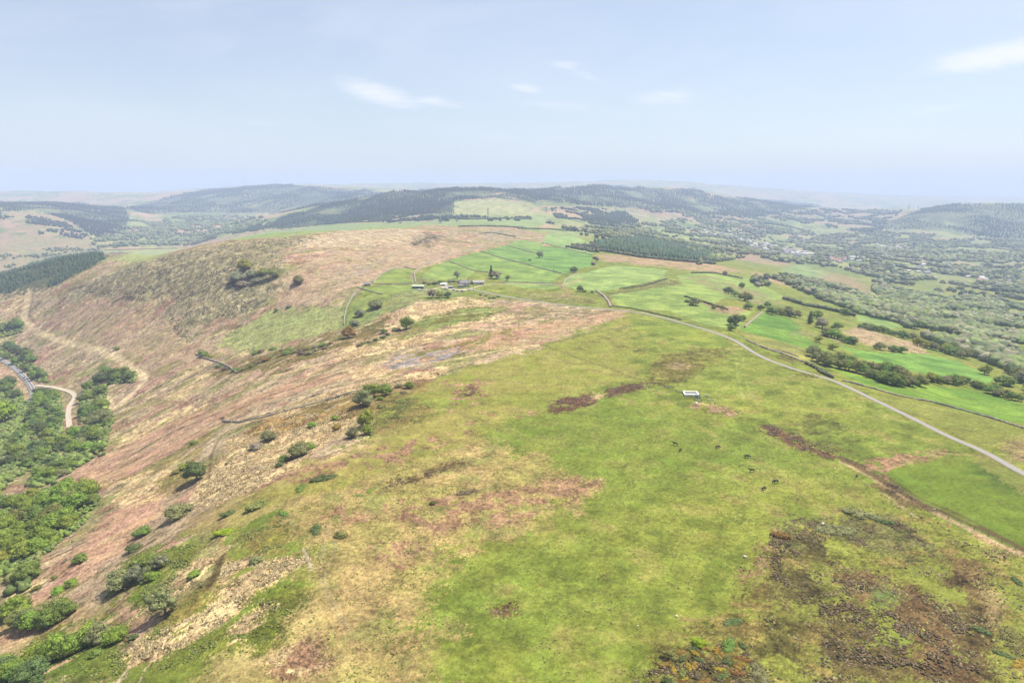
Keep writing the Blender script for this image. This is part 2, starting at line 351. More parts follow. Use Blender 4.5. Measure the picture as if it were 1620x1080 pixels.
# olive crag slope of the hill
i = paint([(100,470),(180,428),(270,400),(330,392),(470,372),(500,380),(440,400),(445,450),(400,500),(330,508),(300,548),(262,520),(270,480),(190,468)], (182,170,128), (162,156,112), 14, 80, 12, 5, amt=.8, rough=1.0, stretch=True)
s1 = np.clip(nz(7, 81, 4, .7)[i]*2-0.15, 0, .85)[:, None]; COL[i] = COL[i]*(1-s1)+alb((120,114,80))*s1
s1 = np.clip(nz(6, 82, 4, .7)[i]*2-0.55, 0, .8)[:, None]; COL[i] = COL[i]*(1-s1)+alb((214,200,162))*s1
paint([(455,384),(540,366),(600,360),(670,364),(672,376),(640,388),(560,392),(490,394)], (224,204,168), (200,176,138), 12, 83, 8, 3, holes=.3, rough=.7)
paint([(640,385),(672,366),(705,374),(690,384),(660,392)], (120,104,88), (150,130,100), 6, 84, 5, 3, holes=.4, rough=1)
paint([(750,368),(800,362),(830,372),(800,382),(770,380)], (214,188,156), (150,150,110), 8, 85, 6, 3, holes=.3, rough=1)
paint([(355,380),(420,367),(520,356),(620,351),(705,352),(640,361),(520,366),(430,377)], (158,182,108), (168,180,112), 30, 86, 4, 1, rough=.15)
paint([(520,425),(625,400),(622,412),(560,432),(545,452),(520,445)], (158,160,100), (172,162,112), 10, 87, 6, 2, amt=.8, rough=.4)
paint([(530,420),(570,418),(585,430),(545,445),(520,438)], (172,164,158), (180,150,130), 6, 88, 4, 3, holes=.45, rough=.8)
paint([(160,397),(285,393),(262,402),(230,414),(172,412)], (172,188,112), (186,188,122), 16, 89, 3, 1, rough=.2)
paint([(168,399),(205,398),(190,408),(172,406)], (132,112,92), (140,124,92), 16, 90, 4, 2, rough=.3)
for k_, (pts, ca, cb) in enumerate([
 ([(60,500),(120,480),(260,500),(330,560),(300,590),(230,575),(120,540)], (186,152,126), (176,150,112)),
 ([(340,660),(345,648),(440,610),(560,585),(650,560),(800,518),(990,490),(1000,498),(860,530),(700,568),(600,585),(480,615),(400,645),(350,672)], (196,148,120), (186,146,112)),
 ([(0,960),(50,915),(110,880),(150,840),(175,808),(240,785),(245,815),(200,850),(150,905),(60,960)], (204,152,132), (196,150,120)),
 ([(75,775),(120,745),(200,700),(300,655),(345,650),(320,690),(230,735),(170,765),(110,785)], (200,152,128), (190,150,116)),
 ([(0,1010),(60,965),(160,955),(200,985),(100,1040),(0,1060)], (196,158,124), (178,158,100)),
 ([(170,840),(240,810),(250,830),(200,870),(150,900)], (206,158,138), (196,152,120)),
 ([(470,420),(545,400),(620,385),(750,395),(660,425),(600,445),(545,475),(450,490),(440,450)], (188,156,132), (178,150,118)),
 ([(560,520),(600,505),(640,520),(600,545),(550,548)], (190,150,122), (180,150,112)),
 ([(0,580),(20,580),(40,640),(10,660),(-60,660),(-60,580)], (200,160,136), (184,150,118)),
 ([(340,552),(400,540),(420,548),(380,560),(345,562)], (200,160,130), (190,160,124)),
 ([(780,548),(850,520),(960,497),(985,500),(900,530),(820,556)], (188,152,120), (158,140,92)),
 ([(420,720),(500,680),(520,700),(440,735)], (186,140,112), (170,130,92)),
 ]):
    paint(pts, np.array(ca)+[22,24,20], np.array(cb)+[20,22,16], 10, 100+k_, 8, 3, amt=.75, rough=.6, stretch=True, holes=.2)
# straw-coloured rough grass
for k_, pts in enumerate([
 [(300,800),(330,745),(370,690),(430,665),(500,650),(572,648),(565,672),(500,708),(480,735),(420,760),(345,800)],
 [(430,648),(520,620),(640,592),(710,578),(700,590),(640,605),(540,632),(440,660)],
 [(520,562),(560,545),(640,530),(720,518),(740,520),(660,545),(600,560),(540,568)],
 [(190,1038),(230,1005),(330,965),(345,930),(352,888),(420,880),(490,882),(470,902),(420,925),(360,985),(250,1048)],
 [(218,968),(260,925),(300,893),(350,872),(350,885),(300,922),(240,968)],
 [(380,985),(420,950),(440,960),(400,1010),(360,1020)],
 [(560,520),(620,490),(700,475),(760,470),(780,480),(720,495),(660,505),(620,520)],
 [(750,495),(800,490),(830,497),(800,505),(720,522),(700,515)],
 [(375,560),(400,540),(420,540),(412,552),(380,568)],
 [(420,1055),(450,1010),(520,1005),(520,1040),(470,1070)],
 [(560,580),(600,570),(655,563),(640,590),(560,610)],
 [(180,690),(240,660),(300,640),(330,640),(260,675),(190,710)],
 [(255,625),(330,590),(340,600),(280,635)],
 [(150,760),(260,740),(300,730),(280,780),(240,800),(190,800)],
 [(30,460),(50,465),(30,500),(20,490)],
 ]):
    dens = .06 if k_ < 6 else .3
    i = paint(pts, (244,216,164), (226,194,142), 7, 130+k_, 7, 2, rough=.75, crack=1.0 if k_ < 9 else .5, stretch=True, holes=dens)
# bright bracken green and olive scrub floors
for k_, (pts, ca, cb, h) in enumerate([
 ([(385,945),(430,925),(478,925),(472,955),(440,990),(380,1025),(240,1062),(250,1045),(330,1010),(400,1000),(430,960)], (126,142,50), (146,146,64), .1),
 ([(375,850),(450,818),(472,836),(455,868),(400,880)], (142,144,62), (168,146,84), .2),
 ([(175,935),(205,880),(255,858),(320,862),(300,890),(255,920),(240,960),(200,950)], (120,142,50), (140,146,60), .1),
 ([(230,1010),(300,935),(345,900),(350,930),(300,975),(240,1015)], (146,148,66), (170,150,84), .2),
 ([(0,1080),(60,1000),(180,965),(210,1010),(190,1080)], (118,138,52), (140,140,60), .1),
 ([(330,590),(420,560),(540,520),(620,495),(610,520),(560,545),(470,575),(390,590),(330,600)], (128,122,64), (150,130,78), .25),
 ([(640,560),(760,535),(840,510),(800,535),(700,560),(640,575)], (150,148,70), (160,140,84), .3),
 ([(440,650),(560,620),(640,605),(690,600),(640,640),(560,660),(440,690),(380,690)], (150,134,74), (176,142,92), .3),
 ([(390,560),(440,545),(545,518),(545,482),(430,492),(380,516),(345,545)], (168,178,104), (180,180,118), .0),
 ([(600,640),(650,620),(690,650),(640,680),(580,690)], (138,134,64), (160,140,84), .2),
 ([(640,510),(740,486),(810,486),(800,492),(740,508),(680,522),(645,525)], (150,162,84), (136,130,58), .0),
 ([(640,525),(760,505),(700,512),(640,508),(700,520)], (160,168,92), (150,160,84), .0),
 ([(600,470),(560,480),(548,515),(570,520),(600,500),(680,470),(740,466),(700,455),(640,458)], (136,160,86), (160,156,104), .15),
 ([(560,545),(640,520),(700,520),(640,535),(600,548)], (158,160,88), (178,160,104), .2),
 ([(240,740),(330,680),(300,760),(260,790)], (160,150,84), (186,160,108), .3),
 ([(590,575),(650,560),(745,548),(750,558),(690,572),(620,584)], (168,160,162), (184,166,150), .4),
 ([(800,475),(830,468),(930,470),(950,480),(880,480)], (138,132,66), (150,152,84), .1),
 ([(810,460),(900,462),(930,472),(840,468)], (176,150,110), (160,156,96), .3),
 ([(430,970),(470,940),(478,930),(460,1000),(400,1030)], (112,122,46), (136,136,58), .0),
 ]):
    paint(pts, ca, cb, 9, 160+k_, 6, 2.5, rough=.8, stretch=True, holes=h)
# pink-brown bracken litter on the pasture
for k_, (pts, h) in enumerate([
 ([(600,795),(690,785),(800,775),(940,748),(955,762),(860,810),(780,830),(690,838),(620,822)], .42),
 ([(540,722),(610,700),(690,690),(710,700),(620,735),(560,745)], .5),
 ([(450,750),(520,725),(560,730),(500,760),(460,770)], .45),
 ([(590,860),(640,850),(700,870),(640,900),(590,890)], .55),
 ([(520,800),(560,790),(590,810),(560,850),(520,830)], .6),
 ([(430,1060),(450,1010),(520,1005),(520,1040),(470,1080)], .35),
 ([(1175,905),(1205,855),(1230,825),(1350,802),(1360,810),(1250,835),(1210,880),(1185,930)], .3),
 ([(1345,735),(1420,715),(1500,712),(1495,722),(1430,735),(1430,770),(1390,750)], .3),
 ([(1440,800),(1560,850),(1620,880),(1620,930),(1560,960),(1530,900),(1460,850)], .4),
 ([(1090,985),(1170,965),(1180,990),(1120,1010),(1060,1030)], .4),
 ([(700,600),(780,600),(760,640),(700,650)], .75),
 ([(860,645),(780,690),(700,690),(760,650)], .8),
 ]):
    paint(pts, (190,152,118), (170,136,100), 5, 200+k_, 6, 3, rough=.9, holes=h)
# marsh, peat and heath browns
for k_, (pts, ca, cb, h, a_) in enumerate([
 ([(1020,603),(1030,575),(1050,562),(1110,552),(1150,548),(1146,568),(1100,590),(1075,608),(1050,612)], (110,104,44), (140,130,66), .05, .9),
 ([(1055,580),(1075,570),(1100,578),(1085,586),(1065,586)], (186,160,118), (170,150,104), .1, .8),
 ([(864,645),(880,632),(935,624),(950,628),(940,640),(880,652)], (116,82,56), (146,108,78), .1, 1),
 ([(938,626),(950,622),(954,630),(942,632)], (210,180,140), (190,160,120), 0, 1),
 ([(954,622),(985,608),(1028,604),(1030,612),(985,624),(958,628)], (112,90,58), (130,100,70), .05, 1),
 ([(720,622),(740,611),(758,614),(752,624),(725,630)], (120,88,62), (146,110,80), .1, 1),
 ([(770,968),(785,955),(805,955),(822,965),(800,972),(780,976)], (112,86,56), (130,104,70), .15, 1),
 ([(585,1000),(610,985),(620,990),(605,1005)], (120,104,64), (150,130,80), .3, .8),
 ([(640,750),(690,738),(740,728),(748,736),(700,750),(640,762),(600,775)], (120,98,66), (150,132,78), .25, .9),
 ([(1205,672),(1225,674),(1270,695),(1330,722),(1318,728),(1270,712),(1215,686)], (118,92,64), (136,104,76), .05, 1),
 ([(1250,685),(1275,650),(1310,660),(1350,682),(1358,712),(1310,715),(1270,700)], (102,110,50), (134,130,66), .42, .75),
 ([(1375,770),(1400,760),(1445,790),(1470,805),(1450,812),(1415,800)], (104,88,58), (130,110,72), .3, .9),
 ([(1225,565),(1240,562),(1275,572),(1262,577)], (112,104,56), (126,118,60), .1, .8),
 ([(1255,585),(1300,592),(1300,598),(1262,592)], (112,104,56), (126,118,60), .3, .8),
 ([(930,470),(990,458),(1050,440),(1090,447),(1060,452),(980,470)], (120,122,66), (144,140,84), .1, .85),
 ([(1040,505),(1080,500),(1110,515),(1060,512)], (110,118,62), (134,140,74), .5, .7),
 ([(1090,540),(1150,560),(1140,580),(1100,560)], (150,150,70), (144,150,66), .4, .5),
 ([(980,545),(1040,555),(1020,560),(975,553)], (136,124,64), (150,140,80), .4, .7),
 ([(900,548),(1000,510),(1010,518),(920,556)], (130,130,60), (156,140,84), .55, .7),
 ([(1085,643),(1098,634),(1130,640),(1170,655),(1165,661),(1135,655),(1100,645)], (206,172,134), (190,158,118), .02, .95),
 ([(620,445),(655,440),(720,436),(740,448),(700,452),(640,452)], (130,140,84), (158,140,110), .2, .7),
 ([(760,485),(820,492),(900,490),(980,492),(900,505),(820,500)], (168,144,110), (150,146,92), .3, .8),
 ]):
    paint(pts, ca, cb, 7, 230+k_, 5, 2.5, amt=a_, rough=.9, holes=h)
# heath at the lower right
i = paint([(1180,960),(1210,870),(1240,825),(1350,805),(1440,800),(1560,860),(1660,900),(1700,1130),(1000,1130),(1010,1060),(1080,1000)], (152,156,70), (140,142,64), 14, 260, 8, 3, rough=.8)
s1 = np.clip(nz(6, 261, 4, .65)[i]*2-0.1, 0, .7)[:, None]; COL[i] = COL[i]*(1-s1)+alb((176,150,92))*s1
s1 = np.clip(nz(11, 262, 5, .7)[i]*2-0.5, 0, .75)[:, None]; COL[i] = COL[i]*(1-s1)+alb((112,96,54))*s1
for k_, (pts, ca, cb, h, r_) in enumerate([
 ([(1215,860),(1230,825),(1290,815),(1400,812),(1450,840),(1480,880),(1440,890),(1380,870),(1310,850),(1260,880)], (118,120,66), (140,134,80), .2, 1),
 ([(1330,900),(1380,905),(1400,940),(1360,950),(1330,930)], (118,94,62), (146,118,80), .1, 1),
 ([(1410,920),(1450,930),(1500,960),(1540,1000),(1545,1080),(1430,1080),(1420,1030),(1440,1010),(1405,960)], (118,94,60), (150,122,82), .05, 1),
 ([(1300,960),(1350,940),(1420,985),(1440,1080),(1320,1080),(1300,1020)], (112,98,58), (140,126,68), .25, 1),
 ([(1365,945),(1390,950),(1405,990),(1445,1010),(1425,1035),(1390,1020),(1360,985)], (150,160,66), (140,156,62), .0, .3),
 ([(1430,895),(1480,890),(1525,940),(1520,980),(1470,940)], (156,160,72), (140,150,62), .0, .3),
 ([(1480,870),(1550,890),(1580,960),(1540,990),(1520,940)], (128,108,66), (150,126,82), .25, .9),
 ([(1555,920),(1590,935),(1600,960),(1580,1000),(1550,975)], (184,162,112), (166,146,92), .1, .6),
 ([(1535,990),(1550,960),(1570,1010),(1590,1050),(1550,1050)], (110,104,58), (124,118,66), .2, 1),
 ([(1230,900),(1270,890),(1290,930),(1260,965),(1220,950)], (108,98,58), (130,124,66), .3, 1),
 ([(980,1090),(1050,1045),(1120,1000),(1200,1010),(1215,1060),(1150,1100)], (110,98,54), (136,128,66), .2, 1),
 ([(1560,1000),(1620,985),(1660,1040),(1600,1050)], (150,156,70), (150,146,72), .0, .6),
 ([(1600,930),(1640,920),(1640,980),(1600,960)], (150,160,66), (140,150,62), .0, .4),
 ([(1215,870),(1250,830),(1300,850),(1320,900),(1280,960),(1225,960)], (100,92,52), (124,116,62), .38, 1),
 ([(1300,970),(1380,960),(1420,1080),(1290,1080)], (104,92,54), (128,116,64), .35, 1),
 ([(1480,880),(1540,900),(1570,1000),(1590,1080),(1540,1080),(1500,960)], (108,92,56), (136,120,70), .35, 1),
 ([(1200,960),(1260,985),(1290,1080),(1215,1080)], (106,100,54), (130,124,62), .5, 1),
 ([(1370,930),(1410,925),(1430,950),(1390,965)], (110,130,70), (130,140,76), .1, .6),
 ]):
    paint(pts, ca, cb, 6, 270+k_, 5, 2, rough=r_, holes=h)
# the bright mown field at right
i = paint([(1402,748),(1420,738),(1510,722),(1560,722),(1640,760),(1640,885),(1540,838),(1440,785)], (118,142,46), (136,152,58), 30, 290, 2, .8, rough=.2)
s1 = np.clip(nz(26, 291, 4, .6, 2.2)[i]*1.6-0.1, 0, .8)[:, None]; COL[i] = COL[i]*(1-s1)+alb((78,104,40))*s1
paint([(1530,728),(1640,790),(1660,760),(1570,718)], (160,162,80), (174,160,96), 14, 292, 4, 2, amt=.6)
paint([(1560,700),(1640,680),(1660,720),(1620,735)], (186,156,120), (160,150,84), 14, 293, 6, 3, amt=.8, rough=.7)
paint([(1440,600),(1640,672),(1640,690),(1560,712),(1470,678),(1380,632)], (156,156,78), (148,150,70), 14, 294, 5, 2, amt=.6)
# ---- improved fields
FIELDS = [
 ([(667,441),(671,432),(690,420),(708,412),(753,429),(743,436),(722,444)], (112,168,84)),
 ([(708,412),(735,404),(760,398),(827,417),(793,426),(773,430),(753,429)], (116,172,86)),
 ([(760,398),(800,388),(850,402),(838,410),(828,417)], (100,168,86)),
 ([(800,388),(823,379),(857,384),(862,392),(850,401)], (110,172,92)),
 ([(850,402),(855,391),(873,390),(937,403),(938,420),(890,433),(828,417),(838,409)], (92,164,82)),
 ([(793,426),(828,418),(890,433),(873,447),(800,445),(775,440)], (112,172,86)),
 ([(590,447),(600,435),(620,425),(657,425),(655,447)], (134,168,82)),
 ([(580,463),(600,452),(650,450),(660,455),(620,465),(590,472)], (108,160,78)),
 ([(887,453),(900,437),(973,420),(1055,427),(1050,440),(980,457),(940,462)], (142,184,104)),
 ([(800,447),(873,448),(885,455),(860,458),(800,452)], (132,172,92)),
 ([(857,384),(865,370),(900,370),(935,385),(938,402),(875,389)], (142,186,112)),
 ([(965,467),(1055,453),(1080,450),(1070,435),(1130,430),(1190,442),(1245,472),(1200,478),(1150,470),(1130,480),(1190,493),(1170,520),(1120,515),(1060,492),(980,486)], (138,178,92)),
 ([(1000,500),(1080,512),(1140,535),(1165,548),(1120,552),(1050,530),(1000,520)], (128,160,64)),
 ([(1172,523),(1190,505),(1210,494),(1247,503),(1268,518),(1268,530),(1322,563),(1280,553),(1220,535)], (88,160,64)),
 ([(1172,524),(1220,536),(1282,554),(1310,566),(1280,572),(1215,553),(1180,535)], (140,158,84)),
 ([(1325,546),(1380,557),(1463,560),(1513,570),(1540,583),(1575,600),(1560,608),(1500,600),(1447,588),(1363,567)], (92,166,72)),
 ([(1308,580),(1370,596),(1440,608),(1540,617),(1640,645),(1640,675),(1540,655),(1440,628),(1360,606)], (100,166,62)),
 ([(1352,499),(1380,498),(1430,516),(1410,520),(1360,508)], (110,168,92)),
 ([(1235,425),(1270,418),(1320,437),(1330,450),(1260,445),(1240,438)], (132,172,108)),
 ([(1590,585),(1640,580),(1640,620),(1600,605),(1575,595)], (140,164,92)),
 ([(560,475),(600,462),(620,470),(590,490),(560,520),(548,515)], (120,158,80)),
 ([(720,340),(718,320),(790,314),(838,330),(850,340)], (168,186,130)),
 ([(600,352),(700,346),(860,342),(868,352),(850,360),(720,358)], (140,176,112)),
 ([(850,362),(905,360),(1000,372),(1090,378),(1060,384),(960,372),(880,372)], (146,176,116)),
 ([(985,355),(1040,362),(1090,372),(1030,372)], (150,180,112)),
 ([(1080,375),(1130,376),(1135,380),(1090,381)], (170,196,104)),
]
for k_, (pts, c) in enumerate(FIELDS):
    c = np.array(c, float); c[0] = min(c[0]+30, 142) if c[0] < 128 else c[0]+16; c[1] += 4
    i = paint(pts, tuple(c*0.90), tuple(np.minimum(c*1.08+[12,2,4], 255)), 22, 300+k_, .5, .4, rough=.15, crack=0)
    if len(i): COL[i] *= (1+.07*np.sin((x[i]*.83+y[i]*.55)*(.55 if k_ % 3 else .9))+.10*fbm(x[i]/9, y[i]/9, 345, 3))[:, None]
i = paint([(1335,522),(1355,516),(1400,530),(1462,546),(1465,560),(1400,553),(1350,538)], (204,176,142), (176,160,112), 7, 340, 4, 2, rough=.8)
for k_, (pts, ca, cb) in enumerate([
 ([(1240,540),(1340,520),(1330,545),(1270,520)], (168,156,110), (150,156,92)),
 ([(1190,480),(1080,440),(1120,436),(1200,462),(1240,480)], (150,168,92), (170,150,110)),
 ([(1110,478),(1190,488),(1170,500),(1120,490)], (190,156,124), (170,150,108)),
 ([(950,402),(1000,404),(1130,418),(1180,430),(1140,432),(1000,418),(950,412)], (206,172,136), (190,160,128)),
 ([(1100,385),(1200,395),(1260,412),(1230,420),(1130,405)], (190,158,132), (176,156,126)),
 ([(1180,425),(1240,445),(1250,455),(1200,440)], (210,172,140), (190,160,128)),
 ([(1320,430),(1370,450),(1385,470),(1340,460),(1290,440)], (190,160,126), (168,150,112)),
 ([(1440,470),(1470,465),(1540,482),(1500,484)], (206,176,148), (180,160,128)),
 ([(1390,405),(1450,402),(1520,412),(1460,415)], (212,188,160), (180,164,136)),
 ([(980,325),(1080,325),(1180,345),(1230,365),(1150,355),(1040,345)], (200,170,140), (176,156,128)),
 ([(0,335),(50,333),(110,352),(140,378),(140,390),(60,410),(0,430),(-100,440),(-100,335)], (196,166,136), (172,160,116)),
 ([(0,375),(140,378),(180,395),(60,410),(0,430)], (182,168,124), (168,164,118)),
 ([(0,330),(45,330),(40,334),(0,338)], (168,188,130), (160,176,120)),
 ([(1200,332),(1300,330),(1440,332),(1405,350),(1400,372),(1300,355),(1230,345)], (196,170,146), (176,166,138)),
 ([(1210,358),(1230,362),(1310,380),(1250,378)], (204,176,150), (190,168,140)),
 ([(720,318),(790,313),(835,325),(830,318),(790,310),(740,312)], (200,168,140), (160,156,120)),
 ([(840,326),(900,326),(950,332),(940,345),(870,330)], (190,164,136), (170,158,124)),
 ([(560,348),(640,342),(720,344),(720,350),(620,352)], (176,156,138), (140,140,110)),
 ([(60,316),(180,316),(260,306),(190,325),(100,318)], (206,178,150), (190,176,146)),
 ]):
    paint(pts, ca, cb, 60 if min(p[1] for p in pts) < 400 else 14, 350+k_, 10, 3, rough=.5, holes=.2)
# forest floors
FOREST = {
 'west': [(-60,322),(0,320),(100,320),(195,328),(204,348),(198,368),(150,376),(110,350),(60,333),(-60,336)],
 'ridge': [(200,330),(260,314),(330,300),(440,293),(560,300),(600,305),(500,326),(440,338),(330,336),(232,338)],
 'centre': [(430,362),(440,348),(500,326),(600,306),(700,299),(800,299),(880,308),(895,322),(840,320),(780,313),(718,318),(718,342),(672,340),(640,342),(560,352)],
 'peak': [(800,299),(900,298),(950,293),(1050,300),(1100,298),(1115,308),(1200,317),(1260,319),(1300,326),(1260,332),(1200,345),(1120,340),(1040,330),(930,326),(896,322),(880,308)],
 'east': [(1405,352),(1430,342),(1480,326),(1550,323),(1660,323),(1660,380),(1560,376),(1500,364),(1400,362),(1340,372),(1380,362)],
}
for k_, (nm, pts) in enumerate(FOREST.items()):
    paint(pts, (110,122,90), (140,146,104), 80, 380+k_, 8, 2, holes=.06, rough=.5)
for k_, pts in enumerate([[(0,432),(80,408),(160,396),(168,410),(90,450),(60,460),(0,466),(-80,470),(-80,440)], [(940,383),(1010,376),(1100,392),(1136,405),(1130,416),(1020,405),(950,394)]]):
    paint(pts, (120,120,80), (96,112,72), 20, 390+k_, 6, 2)
COL[:] = np.clip(COL, 0.004, 0.6)

# tracks, worn ground and furrows
def linepaint(pts, width, c, amt=.9, wob=.0, rough=None):
    w = wpath(smooth_px(pts, 4), 6)[:, :2]
    for p, q in zip(w[:-1], w[1:]):
        lo = np.minimum(p, q)-width*2; hi = np.maximum(p, q)+width*2
        # only the grid rows of this stretch are searched
        r0 = np.searchsorted(Yl, lo[1]); r1 = np.searchsorted(Yl, hi[1])
        if r1 <= r0: continue
        sl_ = slice(r0*MA, r1*MA); xs = x[sl_]; ys = y[sl_]
        k = np.nonzero((xs > lo[0]) & (xs < hi[0]))[0]
        if len(k) == 0: continue
        d = q-p; t = np.clip(((xs[k]-p[0])*d[0]+(ys[k]-p[1])*d[1])/(d@d+1e-9), 0, 1)
        dist = np.hypot(xs[k]-p[0]-t*d[0], ys[k]-p[1]-t*d[1])+W2[0][sl_][k]*wob
        a = np.clip(1.5-dist/(width*.5), 0, 1)*amt; gi = k+r0*MA
        COL[gi] = COL[gi]*(1-a[:, None])+alb(c)*a[:, None]
        if rough is not None: RGH[gi] = RGH[gi]*(1-a)+rough*a
for pts, w_, c, a_ in [
 ([(345,668),(340,655),(352,642),(400,622)], 6, (206,166,136), .7),
 ([(350,660),(365,668),(420,655),(500,635),(560,622),(640,600)], 2.2, (92,76,52), .85),
 ([(365,672),(430,659),(510,637),(570,624)], 2.2, (214,186,142), .8),
 ([(540,640),(640,596),(700,586),(790,560),(850,545)], 2.5, (214,188,142), .7),
 ([(300,690),(360,655),(420,630)], 1.6, (120,108,70), .6),
 ([(20,790),(70,760),(140,725),(180,700)], 2.5, (170,150,92), .7),
 ([(480,868),(488,885),(492,900)], 1.2, (214,200,166), .9),
 ([(520,830),(512,870),(508,910),(530,960),(555,1000)], 1.6, (190,170,124), .6),
 ([(540,830),(528,870),(512,920)], 1.2, (186,168,120), .5),
 ([(185,1078),(200,1060),(215,1045)], .9, (226,210,170), .9),
 ([(220,1078),(232,1055),(250,1040)], .8, (226,210,170), .6),
 ([(1165,565),(1168,600),(1175,630)], 1.0, (166,180,104), .6), ([(1176,565),(1180,600),(1190,630)], 1.0, (166,180,104), .6),
 ([(1330,730),(1380,755),(1430,785),(1500,820),(1560,850),(1630,882)], 2.2, (212,184,142), .8),
 ([(1330,722),(1400,752),(1450,785),(1520,815),(1620,868)], 1.6, (110,92,62), .7),
 ([(1330,724),(1375,748),(1420,775),(1470,806)], 4, (124,102,70), .7), ([(1470,800),(1520,822),(1580,850),(1640,880)], 2, (120,98,66), .7),
 ([(265,445),(320,425),(370,410),(440,398)], 4, (100,90,64), .7), ([(285,475),(340,455),(375,448)], 4, (104,92,66), .7), ([(190,455),(240,435),(290,420)], 3.5, (104,94,68), .7),
 ([(300,500),(350,482),(430,468)], 3, (206,190,150), .6), ([(105,462),(118,456),(135,452)], 6, (104,92,72), .8), ([(180,478),(200,470),(212,474)], 6, (96,86,64), .8), ([(225,510),(300,480),(350,470)], 2.5, (110,98,70), .6),
 ([(320,528),(390,512),(420,492),(440,480)], 3, (120,112,72), .6), ([(55,440),(50,480),(45,510)], 3, (120,104,74), .5),
 ([(185,735),(250,695),(340,655),(430,625),(560,583)], 1.6, (110,96,62), .7), ([(60,800),(130,755),(215,715),(300,668)], 1.4, (120,104,66), .6),
 ([(340,640),(430,600),(520,577),(620,556)], 2.0, (128,118,64), .7), ([(230,600),(300,585),(360,592),(420,580)], 2.2, (130,116,70), .6),
 ([(235,765),(300,715),(345,690)], 2.0, (240,216,164), .7), ([(560,600),(640,580),(720,568),(800,552),(850,545)], 2.6, (240,212,160), .7),
 ([(420,640),(500,620),(600,596)], 2.0, (120,106,60), .6), ([(300,640),(380,606),(450,590),(560,560)], 2.4, (244,218,166), .6),
 ([(140,700),(220,660),(300,628),(330,600)], 2.2, (236,212,166), .6), ([(100,800),(160,770),(230,745),(290,720)], 2.4, (150,142,76), .7),
 ([(60,690),(130,660),(170,640),(230,620)], 1.6, (128,112,72), .6), ([(300,800),(350,772),(420,744),(470,722)], 2.2, (108,90,56), .8),
 ([(640,548),(760,520),(880,500),(980,490)], 1.8, (124,104,66), .6), ([(600,520),(700,500),(790,492)], 2.0, (246,220,172), .6),
 ([(470,470),(560,440),(640,415),(700,400)], 2.2, (126,112,76), .6), ([(450,520),(500,500),(545,488)], 1.5, (110,110,60), .5),
 ([(330,770),(335,720),(350,690)], 2.0, (110,94,60), .6), ([(345,800),(352,870),(365,890)], 2.0, (176,150,100), .6),
 ([(350,880),(342,905),(330,930)], 2.6, (110,92,58), .8), ([(240,860),(330,815),(400,780)], 2.0, (226,200,146), .5),
 ([(1450,818),(1440,812),(1400,780)], 1.4, (196,178,130), .5),
 ([(560,455),(545,485),(540,520)], 5, (150,160,96), .6),
 ([(547,520),(550,490),(560,470),(590,445),(620,430)], 4, (126,150,76), .7),
 ([(650,440),(655,430),(680,415),(720,402),(760,392),(800,380)], 4, (186,160,124), .8),
 ([(310,478),(318,490),(315,510),(312,525)], 2.6, (206,190,146), .7),
 ([(700,470),(712,478)], 2, (200,180,140), .3),
 ([(45,462),(42,480),(39,505),(55,522),(80,533),(120,545),(150,552),(185,565),(208,583),(226,594)], 9, (236,212,166), .9),
 ([(226,594),(225,606),(205,625),(190,640),(175,643),(165,628)], 8, (244,218,174), .95),
 ([(1420,738),(1480,718),(1560,722)], 2, (180,160,110), .6),
 ([(700,453),(680,458),(662,457)], 5, (220,200,160), .7),
 ([(985,485),(1040,494),(1090,508),(1170,542)], 3, (140,150,80), .4),
 ([(895,452),(920,440),(890,453)], 4, (190,170,130), .7),
 ([(880,448),(892,456),(900,460)], 5, (190,162,124), .7),
 ([(945,462),(960,470),(965,482)], 5, (130,108,80), .8),
 ([(1207,493),(1190,505),(1180,515)], 3, (180,160,120), .8),
 ([(300,405),(360,398),(440,388),(470,384)], 3, (110,104,76), .6),
 ([(170,468),(220,462),(300,440),(330,428)], 3, (112,104,78), .5),
 ([(660,372),(700,380),(760,398)], 3, (170,160,120), .4),
 ]:
    linepaint(pts, w_, c, a_, .4)

# relief of the rough ground itself
R1 = RGH.reshape(ML, MA)
micro = (fbm(XX/2.6, YY/2.6, 400, 3, .6)*.28 + fbm(XX/7, YY/7, 401, 3)*.35)*np.clip(R1-.15, 0, 1)*(1-np.clip((YY-700)/900, 0, 1))
ZT = ZZ+micro
ck = CRK.reshape(ML, MA)
rid = 1-np.abs(fbm((ux/9).reshape(ML, MA), (vx/3.2).reshape(ML, MA), 402, 3))*2
ZT = ZT-np.clip(rid-.55, 0, 1)*ck*2.0*(1-np.clip((YY-900)/900, 0, 1))
CRAG = polymask([(120,465),(190,430),(270,402),(330,394),(470,373),(500,380),(440,400),(445,450),(400,495),(330,505),(300,545),(262,520),(270,480),(190,468)], 10, 5)
cm = np.zeros(N); cm[CRAG] = 1; cm = blur(blur(cm.reshape(ML, MA), 4, 0), 4, 1)
ZT = ZT+cm*(np.abs(fbm(XX/9, YY/14, 403, 4, .6))*3.4)
COL *= (1+(NR.rand(N)-.5)*(.20+.6*np.clip(RGH,0,1))*np.clip(1.2-y/2500,.15,1))[:,None]
V = np.stack([x, y, ZT.ravel()], 1)
ii, jj = np.meshgrid(np.arange(ML-1), np.arange(MA-1), indexing='ij'); b0 = (ii*MA+jj).ravel()
F = np.stack([b0, b0+1, b0+1+MA, b0+MA], 1)
me = np_mesh('ground', V, F, True)
col_attr(me, 'cover', COL); flt_attr(me, 'rough_ground', RGH); flt_attr(me, 'cracks', CRK)

